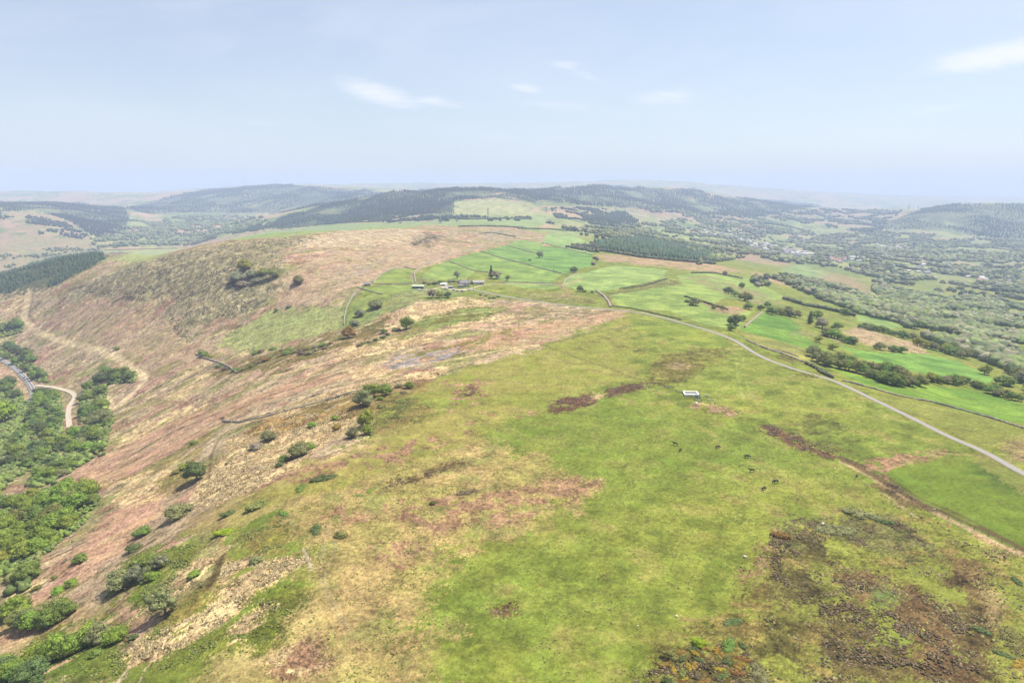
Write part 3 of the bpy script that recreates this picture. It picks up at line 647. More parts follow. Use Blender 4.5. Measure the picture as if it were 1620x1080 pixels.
# ------------------------------------------------------------------ materials
def newmat(name):
    m = bpy.data.materials.new(name); m.use_nodes = True; m.node_tree.nodes.clear(); return m
class NB:
    def __init__(s, m): s.t = m.node_tree
    def n(s, ty, ins=None, **k):
        nd = s.t.nodes.new(ty)
        for a, b in k.items(): setattr(nd, a, b)
        for a, v in (ins or {}).items():
            if hasattr(v, 'is_output') or isinstance(v, bpy.types.NodeSocket): s.t.links.new(v, nd.inputs[a])
            else: nd.inputs[a].default_value = v
        return nd
    def math(s, op, *v):
        nd = s.t.nodes.new('ShaderNodeMath'); nd.operation = op
        for i, q in enumerate(v):
            if isinstance(q, (int, float)): nd.inputs[i].default_value = q
            else: s.t.links.new(q, nd.inputs[i])
        return nd.outputs[0]
gm = newmat('ground_cover'); g = NB(gm)
at = g.n('ShaderNodeAttribute', attribute_name='cover'); rr = g.n('ShaderNodeAttribute', attribute_name='rough_ground'); cr = g.n('ShaderNodeAttribute', attribute_name='cracks')
geo = g.n('ShaderNodeNewGeometry')
nA = g.n('ShaderNodeTexNoise', {'Vector': geo.outputs['Position'], 'Scale': .55, 'Detail': 6.0, 'Roughness': .72})
nB = g.n('ShaderNodeTexNoise', {'Vector': geo.outputs['Position'], 'Scale': .09, 'Detail': 6.0, 'Roughness': .68})
nC = g.n('ShaderNodeTexNoise', {'Vector': geo.outputs['Position'], 'Scale': 1.7, 'Detail': 3.0, 'Roughness': .6})
vo = g.n('ShaderNodeTexVoronoi', {'Vector': geo.outputs['Position'], 'Scale': .42, 'Randomness': 1.0})
a_ = g.math('SUBTRACT', nA.outputs[0], .5); b_ = g.math('SUBTRACT', nB.outputs[0], .5)
amp = g.math('ADD', g.math('MULTIPLY', rr.outputs['Fac'], 2.4), 1.15)
val = g.math('ADD', 1.0, g.math('MULTIPLY', g.math('ADD', a_, g.math('MULTIPLY', b_, .8)), amp))
# dark tufts showing between the pale blades where the ground is rough
thr = g.math('SUBTRACT', .80, g.math('MULTIPLY', rr.outputs['Fac'], .16))
spot = g.math('MULTIPLY', g.math('MINIMUM', g.math('MAXIMUM', g.math('MULTIPLY', g.math('SUBTRACT', g.math('ADD', nC.outputs[0], g.math('MULTIPLY', a_, .9)), thr), 9.0), 0.0), 1.0), g.math('MINIMUM', g.math('MULTIPLY', rr.outputs['Fac'], 1.2), .85))
nD = g.n('ShaderNodeTexNoise', {'Vector': geo.outputs['Position'], 'Scale': .33, 'Detail': 4.0, 'Roughness': .75})
spot2 = g.math('MULTIPLY', g.math('MINIMUM', g.math('MAXIMUM', g.math('MULTIPLY', g.math('SUBTRACT', nD.outputs[0], g.math('SUBTRACT', .70, g.math('MULTIPLY', rr.outputs['Fac'], .12))), 14.0), 0.0), 1.0), g.math('MINIMUM', rr.outputs['Fac'], .9))
spot = g.math('MAXIMUM', spot, spot2)
crk = g.math('MULTIPLY', g.math('LESS_THAN', g.math('ABSOLUTE', g.math('SUBTRACT', nB.outputs[0], g.math('ADD', .42, g.math('MULTIPLY', nA.outputs[0], .14)))), .014), g.math('MULTIPLY', cr.outputs['Fac'], .75))
dk = g.math('SUBTRACT', 1.0, g.math('MAXIMUM', g.math('MULTIPLY', spot, .62), crk))
val2 = g.math('MULTIPLY', g.math('MAXIMUM', val, .35), dk)
sc_ = g.n('ShaderNodeVectorMath', {0: at.outputs['Color']}, operation='SCALE'); g.t.links.new(val2, sc_.inputs['Scale'])
hsv = g.n('ShaderNodeHueSaturation', {'Color': sc_.outputs[0], 'Hue': .5, 'Saturation': 1.0, 'Value': 1.0})
g.t.links.new(g.math('ADD', .5, g.math('MULTIPLY', b_, .05)), hsv.inputs['Hue'])
bh = g.math('ADD', g.math('MULTIPLY', nA.outputs[0], g.math('ADD', .25, g.math('MULTIPLY', rr.outputs['Fac'], .9))), g.math('MULTIPLY', nC.outputs[0], .2))
bp = g.n('ShaderNodeBump', {'Height': bh, 'Strength': .8, 'Distance': .7})
bs = g.n('ShaderNodeBsdfPrincipled', {'Base Color': hsv.outputs[0], 'Roughness': .95, 'Normal': bp.outputs[0]})
bs.inputs['Specular IOR Level'].default_value = .1
o_ = g.n('ShaderNodeOutputMaterial', {'Surface': bs.outputs[0]})
ground = link_mesh('ground', me, None, gm); tag(ground, kind='structure')
# ------------------------------------------------------------------ simple materials
def plain(name, c, rough=.85, vary=.0, scale=2.0, metal=0.0):
    m = newmat(name); b = NB(m)
    if vary:
        g_ = b.n('ShaderNodeNewGeometry')
        q = b.n('ShaderNodeTexNoise', {'Vector': g_.outputs['Position'], 'Scale': scale, 'Detail': 5.0, 'Roughness': .65})
        f = b.math('ADD', 1.0-vary, b.math('MULTIPLY', q.outputs[0], vary*2))
        v = b.n('ShaderNodeVectorMath', {0: (*c, )}, operation='SCALE'); b.t.links.new(f, v.inputs['Scale']); col = v.outputs[0]
        s = b.n('ShaderNodeBsdfPrincipled', {'Base Color': col, 'Roughness': rough, 'Metallic': metal})
    else:
        s = b.n('ShaderNodeBsdfPrincipled', {'Base Color': (*c, 1), 'Roughness': rough, 'Metallic': metal})
    s.inputs['Specular IOR Level'].default_value = .25
    b.n('ShaderNodeOutputMaterial', {'Surface': s.outputs[0]}); return m
def foliage(name, c, hv=.04, vv=.3, attr=None):
    m = newmat(name); b = NB(m)
    oi = b.n('ShaderNodeObjectInfo'); ti = b.n('ShaderNodeAttribute', attribute_name='tint')
    if attr: src = b.n('ShaderNodeAttribute', attribute_name=attr).outputs['Color']
    else:
        rg = b.n('ShaderNodeRGB'); rg.outputs[0].default_value = (*c, 1); src = rg.outputs[0]
    hs = b.n('ShaderNodeHueSaturation', {'Color': src, 'Saturation': 1.0})
    b.t.links.new(b.math('ADD', .5-hv/2, b.math('MULTIPLY', oi.outputs['Random'], hv)), hs.inputs['Hue'])
    v = b.math('ADD', 1-vv/2, b.math('MULTIPLY', oi.outputs['Random'], vv))
    b.t.links.new(b.math('MULTIPLY', v, b.math('ADD', .62, b.math('MULTIPLY', ti.outputs['Fac'], .76))), hs.inputs['Value'])
    s = b.n('ShaderNodeBsdfPrincipled', {'Base Color': hs.outputs[0], 'Roughness': .8}); s.inputs['Specular IOR Level'].default_value = .15
    tr = b.n('ShaderNodeBsdfTranslucent', {'Color': hs.outputs[0]})
    mx = b.n('ShaderNodeMixShader', {0: .25, 1: s.outputs[0], 2: tr.outputs[0]})
    b.n('ShaderNodeOutputMaterial', {'Surface': mx.outputs[0]}); return m
FM = {k: foliage('leaves_'+k, c) for k, c in dict(
    fresh=(.19,.26,.04), green=(.155,.22,.048), grey=(.20,.205,.085), olive=(.20,.205,.06), dark=(.11,.15,.05),
    lime=(.24,.34,.02), yellow=(.25,.27,.045), orange=(.27,.17,.05), bare=(.26,.22,.16), brown=(.15,.115,.065), pale=(.22,.235,.14), gorse=(.34,.24,.04)).items()}
BARK = plain('bark', (.12,.095,.075), .9, .3, 3)
MIXF = foliage('leaves_mixed', (0,0,0), .02, .1, attr='cover')

# ------------------------------------------------------------------ plants
t_ = (1+5**.5)/2
ICO_V = np.array([(-1,t_,0),(1,t_,0),(-1,-t_,0),(1,-t_,0),(0,-1,t_),(0,1,t_),(0,-1,-t_),(0,1,-t_),(t_,0,-1),(t_,0,1),(-t_,0,-1),(-t_,0,1)], float); ICO_V /= np.linalg.norm(ICO_V[0])
ICO_F = np.array([(0,11,5),(0,5,1),(0,1,7),(0,7,10),(0,10,11),(1,5,9),(5,11,4),(11,10,2),(10,7,6),(7,1,8),(3,9,4),(3,4,2),(3,2,6),(3,6,8),(3,8,9),(4,9,5),(2,4,11),(6,2,10),(8,6,7),(9,8,1)])
def ico_sub(V_, F_):
    V_ = list(map(tuple, V_)); cache = {}; out = []
    def mid(a, b):
        k = (min(a, b), max(a, b))
        if k not in cache:
            p = (np.array(V_[a])+np.array(V_[b])); p /= np.linalg.norm(p); V_.append(tuple(p)); cache[k] = len(V_)-1
        return cache[k]
    for a, b, c in F_:
        ab, bc, ca = mid(a, b), mid(b, c), mid(c, a); out += [(a, ab, ca), (b, bc, ab), (c, ca, bc), (ab, bc, ca)]
    return np.array(V_), np.array(out)
I1V, I1F = ico_sub(ICO_V, ICO_F)
def crown_mesh(name, lobes, nleaf, leaf, seed, core=.84):
    r = np.random.RandomState(seed); VS, FS, TS = [], [], []; off = 0
    for (c, R) in lobes:
        v = I1V*(1+r.uniform(-.16, .16, (len(I1V), 1)))*np.array(R)*core+np.array(c); VS.append(v); FS.append(I1F+off); off += len(v); TS.append(np.full(len(v), .35)+r.rand(len(v))*.2)
    wt = np.array([R[0]*R[2] for c, R in lobes]); wt = wt/wt.sum()
    li = r.choice(len(lobes), nleaf, p=wt); d = r.normal(size=(nleaf, 3)); d /= np.linalg.norm(d, axis=1)[:, None]; d[:, 2] = np.where(d[:, 2] < -.35, -d[:, 2], d[:, 2])
    Cc = np.array([lobes[i][0] for i in li]); Rr = np.array([lobes[i][1] for i in li])
    p = Cc+d*Rr*r.uniform(.72, 1.22, (nleaf, 1)); nrm = d+r.normal(size=(nleaf, 3))*.55; nrm /= np.linalg.norm(nrm, axis=1)[:, None]
    a = np.cross(nrm, r.normal(size=(nleaf, 3))); a /= np.linalg.norm(a, axis=1)[:, None]; b = np.cross(nrm, a)
    s = leaf*r.uniform(.6, 1.3, (nleaf, 1)); tt = r.rand(nleaf)
    q = np.stack([p+a*s, p+b*s*.8+nrm*s*.3, p-a*s*.9], 1).reshape(-1, 3)
    VS.append(q); FS.append(np.arange(nleaf*3).reshape(-1, 3)+off); TS.append(np.repeat(tt, 3))
    V_ = np.concatenate(VS); m = np_mesh(name, V_, np.concatenate(FS)); flt_attr(m, 'tint', np.concatenate(TS)); return m
def trunk_mesh(name, h, r0, lobes, seed):
    bm = bmesh.new(); r = random.Random(seed)
    def limb(p, q, a, b, n=6):
        p = Vector(p); q = Vector(q); d = (q-p).normalized(); u = d.orthogonal().normalized(); w = d.cross(u)
        R = [[bm.verts.new(o+(u*math.cos(t*2*math.pi/n)+w*math.sin(t*2*math.pi/n))*rad) for t in range(n)] for o, rad in ((p, a), (q, b))]
        for t in range(n): bm.faces.new((R[0][t], R[0][(t+1) % n], R[1][(t+1) % n], R[1][t]))
    limb((0, 0, -.6), (0.05, 0.03, h*.3), r0, r0*.8); limb((0.05, .03, h*.3), (0.0, 0.0, h*.6), r0*.8, r0*.45)
    for c, R in lobes[:6]: limb((0.03, .02, h*r.uniform(.25, .45)), c, r0*.45, r0*.12, 5)
    m = bpy.data.meshes.new(name); bm.to_mesh(m); bm.free(); m.materials.append(BARK); return m
def round_lobes(seed, flat=1.0, n=7, spread=.5, base=.5):
    r = random.Random(seed); L = [((0, 0, base+.12), (.5, .5, .42*flat))]
    for i in range(n):
        a = i*6.283/n+r.uniform(-.3, .3); rr_ = r.uniform(.6, 1.12)*spread; R = r.uniform(.18, .38)
        L.append(((rr_*math.cos(a)*.8, rr_*math.sin(a)*.8, base+r.uniform(-.15, .22)*flat), (R, R*r.uniform(.85, 1.1), R*.85*flat)))
    L.append(((r.uniform(-.15, .15), r.uniform(-.15, .15), base+.38*flat), (.3, .3, .24*flat))); return L
PROTO = {}
def make_proto(key, kindname, lobes, nleaf, leaf, matk, seed, h=1.0, tr=.05, core=.74):
    cm_ = crown_mesh(kindname+'_foliage', lobes, nleaf, leaf, seed, core); tm = trunk_mesh(kindname+'_trunk', h, tr, lobes, seed)
    PROTO[key] = (cm_, tm)
# unit trees: about 1 m across; scaled at planting
for i in range(4): make_proto('round%d' % i, 'tree', round_lobes(40+i, 1.0, 9), 900, .058, None, 50+i)
for i in range(3): make_proto('bush%d' % i, 'bush', round_lobes(60+i, .75, 8, .5, .28), 700, .055, None, 70+i, .6, .03)
for i in range(2): make_proto('low%d' % i, 'bush', [(((i_-2)*.2, rnd.uniform(-.15, .15), .08), (.3, .24, .2)) for i_ in range(5)]+[((0, .12, .08), (.3, .22, .2)), ((.1, -.15, .07), (.3, .2, .17))], 520, .045, None, 80+i, .2, .02)
make_proto('wispy0', 'tree', round_lobes(90, 1.0, 8, .52), 520, .05, None, 91, core=.5)
make_proto('conifer0', 'tree', [((0, 0, .25+.2*i), (.34-.06*i, .34-.06*i, .2)) for i in range(5)], 520, .06, None, 95)
CROWN_CACHE = {}
def crown_of(key, matk):
    if (key, matk) not in CROWN_CACHE:
        m = PROTO[key][0].copy(); m.materials.clear(); m.materials.append(FM[matk]); CROWN_CACHE[(key, matk)] = m
    return CROWN_CACHE[(key, matk)]
def plant(kind, key, matk, px=None, py=None, dpx=None, xy=None, size=None, label=None, group=None, hh=1.0, asp=1.0, rz=None):
    if xy is None: p = gp(px, py); xy = p[:2]
    z = float(hz(xy[0], xy[1]))
    if size is None: size = dpx*math.sqrt(xy[0]**2+xy[1]**2+(ZC-z)**2)/FP
    nm = {'tree': 'tree', 'bush': 'bush'}[kind] if key != 'conifer0' else 'conifer_tree'
    e = empty(nm, (xy[0], xy[1], z-.05*size), rnd.uniform(0, 6.28) if rz is None else rz)
    e.scale = (size*asp*rnd.uniform(.93, 1.07), size/asp**.5, size*hh*rnd.uniform(.92, 1.1))
    link_mesh('crown', crown_of(key, matk), e); link_mesh('trunk' if kind == 'tree' else 'stem', PROTO[key][1], e)
    tag(e, label, 'conifer' if key == 'conifer0' else kind, group); return e

CN = {'fresh': 'fresh green', 'green': 'mid green', 'grey': 'grey-green', 'olive': 'olive', 'dark': 'dark green', 'lime': 'bright lime green', 'yellow': 'yellow-green', 'orange': 'orange-brown', 'bare': 'grey half-bare', 'brown': 'brown', 'pale': 'pale grey-green', 'gorse': 'yellow gorse'}
R_ = lambda p, n: '%s%d' % (p, rnd.randrange(n))
# single trees and bushes one can point to: kind, prototype, leaves, photo x, foot y, width in px, label, height factor
HAND = [
 ('tree','round0','grey',576,640,30,'large grey-green tree at the lower left of the dense clump on the left slope',.85),
 ('tree','round1','fresh',591,628,28,'bright green tree in the middle of the dense clump on the left slope',.85),
 ('tree','round2','fresh',610,625,20,'green round tree at the right end of the dense clump on the left slope',.9),
 ('bush','bush0','fresh',601,632,11,'small green bush against the right side of the dense tree clump',.8),
 ('bush','bush1','olive',603,644,12,'small olive bush just below the dense tree clump',.7),
 ('tree','round3','fresh',647,614,14,'small bright green tree beside the dark scrub right of the dense clump',.8),
 ('bush','bush2','brown',632,612,16,'dark brown scrub left of the small bright green tree',.5),
 ('bush','low0','brown',640,622,18,'low brown scrub below the small bright green tree',.6),
 ('tree','round1','yellow',581,674,27,'tall yellow-green tree of the lower trio above the straw-coloured grass',1.0),
 ('tree','round0','fresh',580,687,19,'round green tree at the foot of the tall yellow-green one',.8),
 ('tree','round2','grey',557,692,20,'grey-green tree left of the lower trio, dark on its left side',.8),
 ('bush','bush0','fresh',530,663,12,'small green bush alone in the straw grass above the pink patch',.8),
 ('bush','bush1','orange',533,679,12,'small orange-olive bush beside the pink bracken patch',1.0),
 ('bush','bush2','fresh',494,674,15,'green bush left of the pink bracken patch',.8),
 ('tree','round3','grey',474,720,30,'large grey-green tree at the lower edge of the straw grass',.75),
 ('bush','bush0','fresh',491,710,17,'green bush touching the right side of the large grey-green tree',.8),
 ('bush','bush1','green',449,729,13,'upper of two small bushes in the dark gully',1.0),
 ('bush','bush2','dark',442,737,12,'lower of two small bushes in the dark gully',.8),
 ('tree','round0','grey',424,697,21,'grey-green tree above the straw grass, left of the gully',.7),
 ('bush','bush1','bare',405,709,18,'greyish half-bare bush beside the head of the gully',.7),
 ('tree','round2','dark',310,760,32,'large dark grey-green tree alone among pale straw grass on the left slope',.9),
 ('bush','bush0','yellow',293,740,17,'yellow-green bush upper left of the large dark lone tree',.6),
 ('bush','bush1','olive',281,747,14,'olive bush left of the large dark lone tree',.6),
 ('bush','bush2','green',306,702,11,'small green bush on the slope above the large dark lone tree',.8),
 ('bush','low0','dark',511,757,34,'low dark green bush on the pasture beside pink litter',.8),
 ('bush','low1','green',476,772,26,'low green bush left of the low dark green bush',.6),
 ('bush','low0','olive',415,797,44,'wide low olive thicket on the tan pasture',.55),
 ('bush','low1','green',450,813,20,'small low bush between the wide olive thicket and the bracken',.7),
 ('bush','low0','dark',499,838,28,'dark green low bush beside the double track',.75),
 ('bush','bush2','olive',539,848,19,'rounded olive bush right of the double track',.7),
 ('bush','low1','fresh',585,776,14,'small fresh green bush at the left end of the dark heathery bank',.8),
 ('bush','low0','olive',568,784,20,'low olive scrub below the dark heathery bank',.5),
 ('bush','bush0','dark',684,797,9,'very small dark bush on the pink bracken litter',.8),
 ('bush','low1','brown',740,779,30,'low brownish thicket on the green pasture below the heathery bank',.5),
 ('bush','low0','lime',360,842,34,'bright green low oval bush on pale grass',.55),
 ('bush','low1','dark',367,811,28,'dark green low oval bush above the bright green one',.55),
 ('tree','round3','grey',282,817,33,'broad grey-olive tree at the lower end of the gully',.6),
 ('bush','bush1','green',226,846,23,'green bush above the pink slope near the left',.8),
 ('bush','bush2','dark',212,870,22,'dark bush left of the fern-green patch',.7),
 ('tree','wispy0','pale',252,898,24,'pale grey-green tree at the upper right of the thicket by the fern-green patch',.9),
 ('tree','round0','green',234,905,30,'green tree in the middle of the thicket by the fern-green patch',.8),
 ('tree','round1','pale',219,918,26,'pale tree in the thicket by the fern-green patch, left of the green one',.8),
 ('tree','round2','grey',190,930,38,'wide grey tree at the lower left of the thicket by the fern-green patch',.65),
 ('bush','bush0','fresh',242,915,20,'fresh green bush at the foot of the thicket by the fern-green patch',.8),
 ('tree','wispy0','grey',260,972,42,'big rounded grey bush-like tree beside the straw strip at the lower left',1.0),
 ('bush','bush1','fresh',308,910,17,'fresh green bush between two straw strips',.7),
 ('bush','bush2','grey',405,888,20,'grey bush above the lower straw strip',.6),
 ('bush','bush0','green',126,888,20,'green bush alone on the pink slope',.7),
 ('tree','round1','green',43,915,28,'green tree at the upper edge of the pink slope, far left',.75),
 ('bush','bush1','fresh',113,926,15,'small green bush, right one of a pair on the lower pink slope',.9),
 ('bush','bush2','fresh',95,936,20,'green bush, left one of a pair on the lower pink slope',.6),
 ('bush','bush0','olive',86,916,8,'tiny olive bush above the pair on the lower pink slope',.9),
 ('bush','bush0','olive',59,931,10,'tiny olive bush left of the pair on the lower pink slope',.7),
 ('tree','round0','fresh',24,972,28,'green tree near the left edge below the pink slope',.8),
 ('tree','round2','olive',41,961,16,'olive tree right of the green one near the left edge',1.0),
 ('tree','wispy0','bare',157,1003,18,'leafless grey tree above the lowest thicket',1.1),
 ('tree','round3','fresh',184,1014,27,'round green tree at the right end of the lowest thicket',.85),
 ('bush','bush1','dark',210,1010,12,'small dark bush right of the lowest thicket',.8),
 ('bush','bush2','green',153,1036,17,'green bush in grass below the lowest thicket',.7),
 ('tree','round1','lime',6,668,30,'bright lime green round tree at the left edge beside the main road',.95),
 ('tree','round2','fresh',643,520,21,'bright green round tree standing alone in brown rough ground below the farm',1.0),
 ('tree','round0','orange',551,534,19,'orange-brown tree at the end of the scrubby bank',.9),
 ('bush','bush0','green',607,527,11,'green bush left of the lone bright green tree',1.0),
 ('bush','bush1','grey',626,523,12,'grey bush just left of the lone bright green tree',.7),
 ('tree','wispy0','bare',683,471,14,'dark bare-twigged tree at the left of three below the farmyard',1.0),
 ('tree','round1','yellow',695,471,12,'yellow-green tree in the middle of three below the farmyard',.85),
 ('tree','round2','dark',708,471,12,'dark green tree at the right of three below the farmyard',.75),
 ('tree','round3','grey',595,487,22,'wide grey-green tree in the green hollow left of the farm',.6),
 ('tree','round0','pale',570,500,15,'pale tree above the stone wall left of the farm',.8),
 ('tree','round1','pale',561,515,15,'pale tree below the stone wall end left of the farm',.6),
 ('tree','conifer0','dark',777,440,13,'dark conifer behind the farmhouse beside a bare tree',1.3),
 ('tree','wispy0','bare',785,441,18,'broad bare grey tree behind the farmhouse',.75),
 ('tree','wispy0','grey',803,444,9,'thin grey tree right of the broad bare tree behind the farm',1.0),
 ('tree','wispy0','pale',723,441,10,'pale thin tree in the field behind the farmyard',1.2),
 ('tree','wispy0','pale',854,408,12,'pale tree in the large bright field beyond the farm',.9),
 ('bush','bush0','dark',838,413,5,'small dark bush on the wall left of the pale field tree',1.0),
 ('tree','round3','dark',908,431,11,'dark round tree by the corner of the bright fields',.9),
 ('tree','round0','dark',917,461,11,'dark tree on the hedge bank above the road bend',.8),
 ('bush','bush1','green',925,462,7,'green bush right of the dark tree on the hedge bank',.8),
 ('bush','bush2','dark',937,463,6,'small dark bush on the hedge bank, nearest the stream gully',.8),
 ('tree','round3','pale',375,446,21,'pale grey tree at the left of the hillside clump',.75),
 ('tree','round3','yellow',387,428,20,'yellow-green tree at the top of the hillside clump',.9),
 ('tree','round3','pale',399,440,17,'pale tree in the middle of the hillside clump',.8),
 ('tree','round2','yellow',414,437,17,'yellow-tinged tree right of the middle of the hillside clump',.75),
 ('tree','round3','pale',407,448,15,'low grey tree at the foot of the hillside clump',.6),
 ('tree','round2','olive',433,440,20,'olive tree at the right end of the hillside clump',.75),
 ('bush','bush0','bare',384,452,22,'grey bush at the lower left of the hillside clump',.5),
 ('tree','round3','olive',472,449,16,'lone olive tree on pink bracken right of the hillside clump',.8),
 ('bush','bush1','dark',437,492,7,'left of two small dark bushes above the sloping green field',.8),
 ('bush','bush2','dark',457,487,9,'right of two small dark bushes above the sloping green field',.6),
 ('bush','bush0','olive',185,553,9,'small olive bush alone above the dirt track',.8),
 ('bush','bush1','green',321,563,13,'green bush by the corner of the ruined wall',.9),
 ('bush','bush2','yellow',333,566,10,'yellow-green bush right of the wall corner',.8),
 ('tree','round1','dark',1163,514,22,'dark tree beside the wall above the bright green field',.9),
 ('tree','round2','green',1157,523,14,'green tree at the foot of the dark tree beside the wall',.8),
 ('tree','round3','green',1174,508,13,'small green tree right of the dark tree beside the wall',.8),
 ('tree','round0','grey',1100,483,19,'grey-green tree in the pasture left of the pink strip',.8),
 ('bush','bush0','green',1088,478,12,'green bush left of the grey-green pasture tree',.7),
 ('tree','round1','olive',1130,489,8,'left of two small trees on the pink strip',.9),
 ('tree','round2','olive',1143,490,9,'right of two small trees on the pink strip',.9),
 ('tree','round3','dark',1152,464,16,'dark tree at the top of the row crossing the pasture',.8),
 ('tree','round0','green',1163,469,14,'green tree second down the row crossing the pasture',.7),
 ('tree','round1','olive',1179,476,22,'broad olive tree in the row crossing the pasture',.7),
 ('tree','round2','green',1184,489,16,'green tree below the broad olive one at the pasture row',.7),
 ('tree','round3','dark',1203,490,11,'dark tree near the top corner of the bright green field',.8),
 ('tree','round0','green',1214,486,12,'green tree right of the dark one above the bright green field',.8),
 ('tree','wispy0','bare',1147,436,8,'tiny bare tree at the far edge of the pasture',1.2),
 ('tree','round1','green',1173,456,9,'small green tree between the pasture row and the pink ground',1.1),
 ('tree','conifer0','dark',1281,513,17,'dark conifer at the corner of the bright green field',1.2),
 ('tree','round2','bare',1300,519,20,'brownish-grey tree right of the dark conifer by the bright field',.9),
 ('tree','round3','fresh',1292,504,16,'green tree behind the dark conifer by the bright field',.9),
 ('tree','round0','green',1325,521,17,'green tree above the tan field, right of the brownish-grey one',.75),
 ('tree','round1','green',1337,499,15,'green tree left of the small field among the woods',.9),
 ('tree','wispy0','yellow',1295,541,14,'pale yellowish tree on the rough ground above the copse',.8),
 ('tree','round2','yellow',1317,553,15,'yellow-green tree at the point where two bright fields meet',.8),
 ('tree','round3','grey',1329,566,16,'grey tree above the left end of the copse',.7),
 ('tree','round0','grey',1392,553,17,'grey round tree below the tan field, alone',.75),
 ('tree','round1','green',1413,556,15,'left of two green trees below the tan field',.75),
 ('tree','round2','green',1426,558,15,'right of two green trees below the tan field',.8),
 ('tree','round3','dark',1447,520,18,'dark tree standing out above the hedge by the tan field',.8),
 ('tree','round0','dark',1475,526,12,'smaller dark tree in the woods right of the tan field',.9),
 ('tree','round1','green',1588,609,24,'large green tree at the end of the long bright field',.7),
 ('tree','round2','yellow',1558,592,18,'yellow-green tree on the bank above the end of the long bright field',.8),
 ('bush','low0','dark',1160,985,30,'dark green low bush in tan litter near the gorse thicket',.6),
 ('bush','low1','orange',1234,848,26,'orange-brown gorse bush at the corner of the heath',1.1),
 ('bush','low0','dark',1400,826,22,'grey-green hump of scrub on the heath edge',.7),
 ('bush','low1','grey',1362,815,46,'wide grey-green scrub at the top edge of the heath',.6),
 ('bush','low0','grey',1320,838,52,'long grey-green scrub bank behind the orange gorse',.5),
 ('bush','low1','dark',1610,920,18,'dark gorse bush at the right edge of the photo',.8),
 ('bush','low0','dark',1553,998,20,'dark gorse bush by the tan hollow',.8),
 ('bush','low1','gorse',1612,1050,22,'yellow-flecked gorse bush in the lower right corner',.8),
 ('bush','low0','olive',1600,1010,42,'wide olive scrub patch near the right edge',.5),
 ('bush','low1','dark',1588,1035,20,'dark bush between the olive scrub and the yellow gorse',.7),
 ('bush','bush0','lime',1106,1020,20,'bright green small bush at the top of the gorse thicket',.7),
 ('bush','low0','green',1152,1022,30,'deep green bush in the middle of the gorse thicket',.9),
 ('bush','bush1','olive',1060,1040,20,'olive bush at the upper left of the gorse thicket',.9),
 ('bush','low1','grey',1200,1068,40,'grey twiggy bush below the gorse thicket',.7),
]
for kd, key, mk, px, py, d, lab, hh in HAND: plant(kd, key, mk, px, py, d*(.82 if (px > 1080 and py < 640) else .92), label=lab, hh=hh)
# gorse thicket at the bottom: one can count the mounds
n_ = 0
for k_ in range(44):
    u_ = rnd.random(); v__ = rnd.random(); px = 1050+u_*130; py = 1035+v__*60-(u_*22)
    mk = rnd.choice(['orange', 'brown', 'gorse', 'dark', 'olive', 'orange', 'dark'])
    plant('bush', R_('low', 2), mk, px, py, rnd.uniform(10, 20), label='%s mound in the gorse thicket at the bottom edge' % CN[mk], group='gorse mounds of the thicket at the bottom edge', hh=1.0)

ORD = ['first','second','third','fourth','fifth','sixth','seventh','eighth','ninth','tenth','eleventh','twelfth','thirteenth','fourteenth','fifteenth','sixteenth','seventeenth','eighteenth','nineteenth','twentieth']
def row(pts, n, d, mats, where, group, kind='tree', keys='round', nk=4, jx=2.0, jy=1.2, hh=.8, ordinal=True):
    q = smooth_px(pts, 8); L = np.cumsum([0]+[math.dist(a, b) for a, b in zip(q[:-1], q[1:])])
    S = sorted(((k+.5+rnd.uniform(-.25, .25))/n*L[-1]) for k in range(n))
    for k, s in enumerate(S):
        px = np.interp(s, L, [a[0] for a in q])+rnd.uniform(-jx, jx); py = np.interp(s, L, [a[1] for a in q])+rnd.uniform(-jy, jy)
        mk = rnd.choice(mats); lab = ('%s %s, %s from the left %s' % (CN[mk], kind, ORD[k], where)) if ordinal and n <= 20 else '%s %s %s' % (CN[mk], kind, where)
        plant(kind, R_(keys, nk), mk, px, py, d*.78*rnd.uniform(.7, 1.3), label=lab, group=group, hh=hh)
row([(1290,570),(1312,578),(1338,585),(1362,592),(1388,600),(1412,607),(1438,611),(1462,608)], 17, 21, ['olive','green','grey','fresh','green','olive'], "in the front of the copse by the fields", 'trees of the copse between the bright fields', hh=.85)
row([(1283,562),(1310,569),(1336,576),(1362,583),(1388,588),(1415,596),(1440,601)], 14, 20, ['grey','green','olive','grey'], "in the back of the copse by the fields", 'trees of the copse between the bright fields', hh=.85)
row([(1472,604),(1500,606),(1528,607)], 7, 17, ['olive','yellow','green','bare'], "in the line continuing right from the copse", 'trees in the line right of the copse')
row([(1535,610),(1562,619),(1585,627),(1618,637)], 8, 18, ['olive','grey','green'], "in the hedge at the right photo edge", 'trees in the hedge at the right edge')
row([(1305,529),(1322,536),(1340,542),(1354,545)], 7, 17, ['green','fresh','olive','grey'], "in the hedge where the bright fields meet", 'trees of the hedge at the tip of the bright field')
row([(1355,518),(1385,523),(1415,530),(1448,538)], 13, 12, ['green','grey','green'], "in the hedge above the tan field", 'bushes of the hedge above the tan field', kind='bush')
row([(1218,497),(1240,498),(1262,503)], 6, 17, ['grey','green','olive'], "in the hedge above the striped green field", 'bushes of the hedge at the top of the bright field', kind='bush')
row([(1448,545),(1475,553),(1505,560),(1530,568)], 9, 17, ['olive','grey','green','yellow'], "on the bank behind the long bright field", 'bushes on the bank behind the long bright field', kind='bush')
row([(340,580),(380,585),(415,572),(450,560),(490,552),(530,542)], 16, 13, ['green','dark','olive','brown','orange'], "on the bank below the sloping field", 'bushes of the bank below the sloping green field', kind='bush', keys='bush', nk=3, hh=.6)
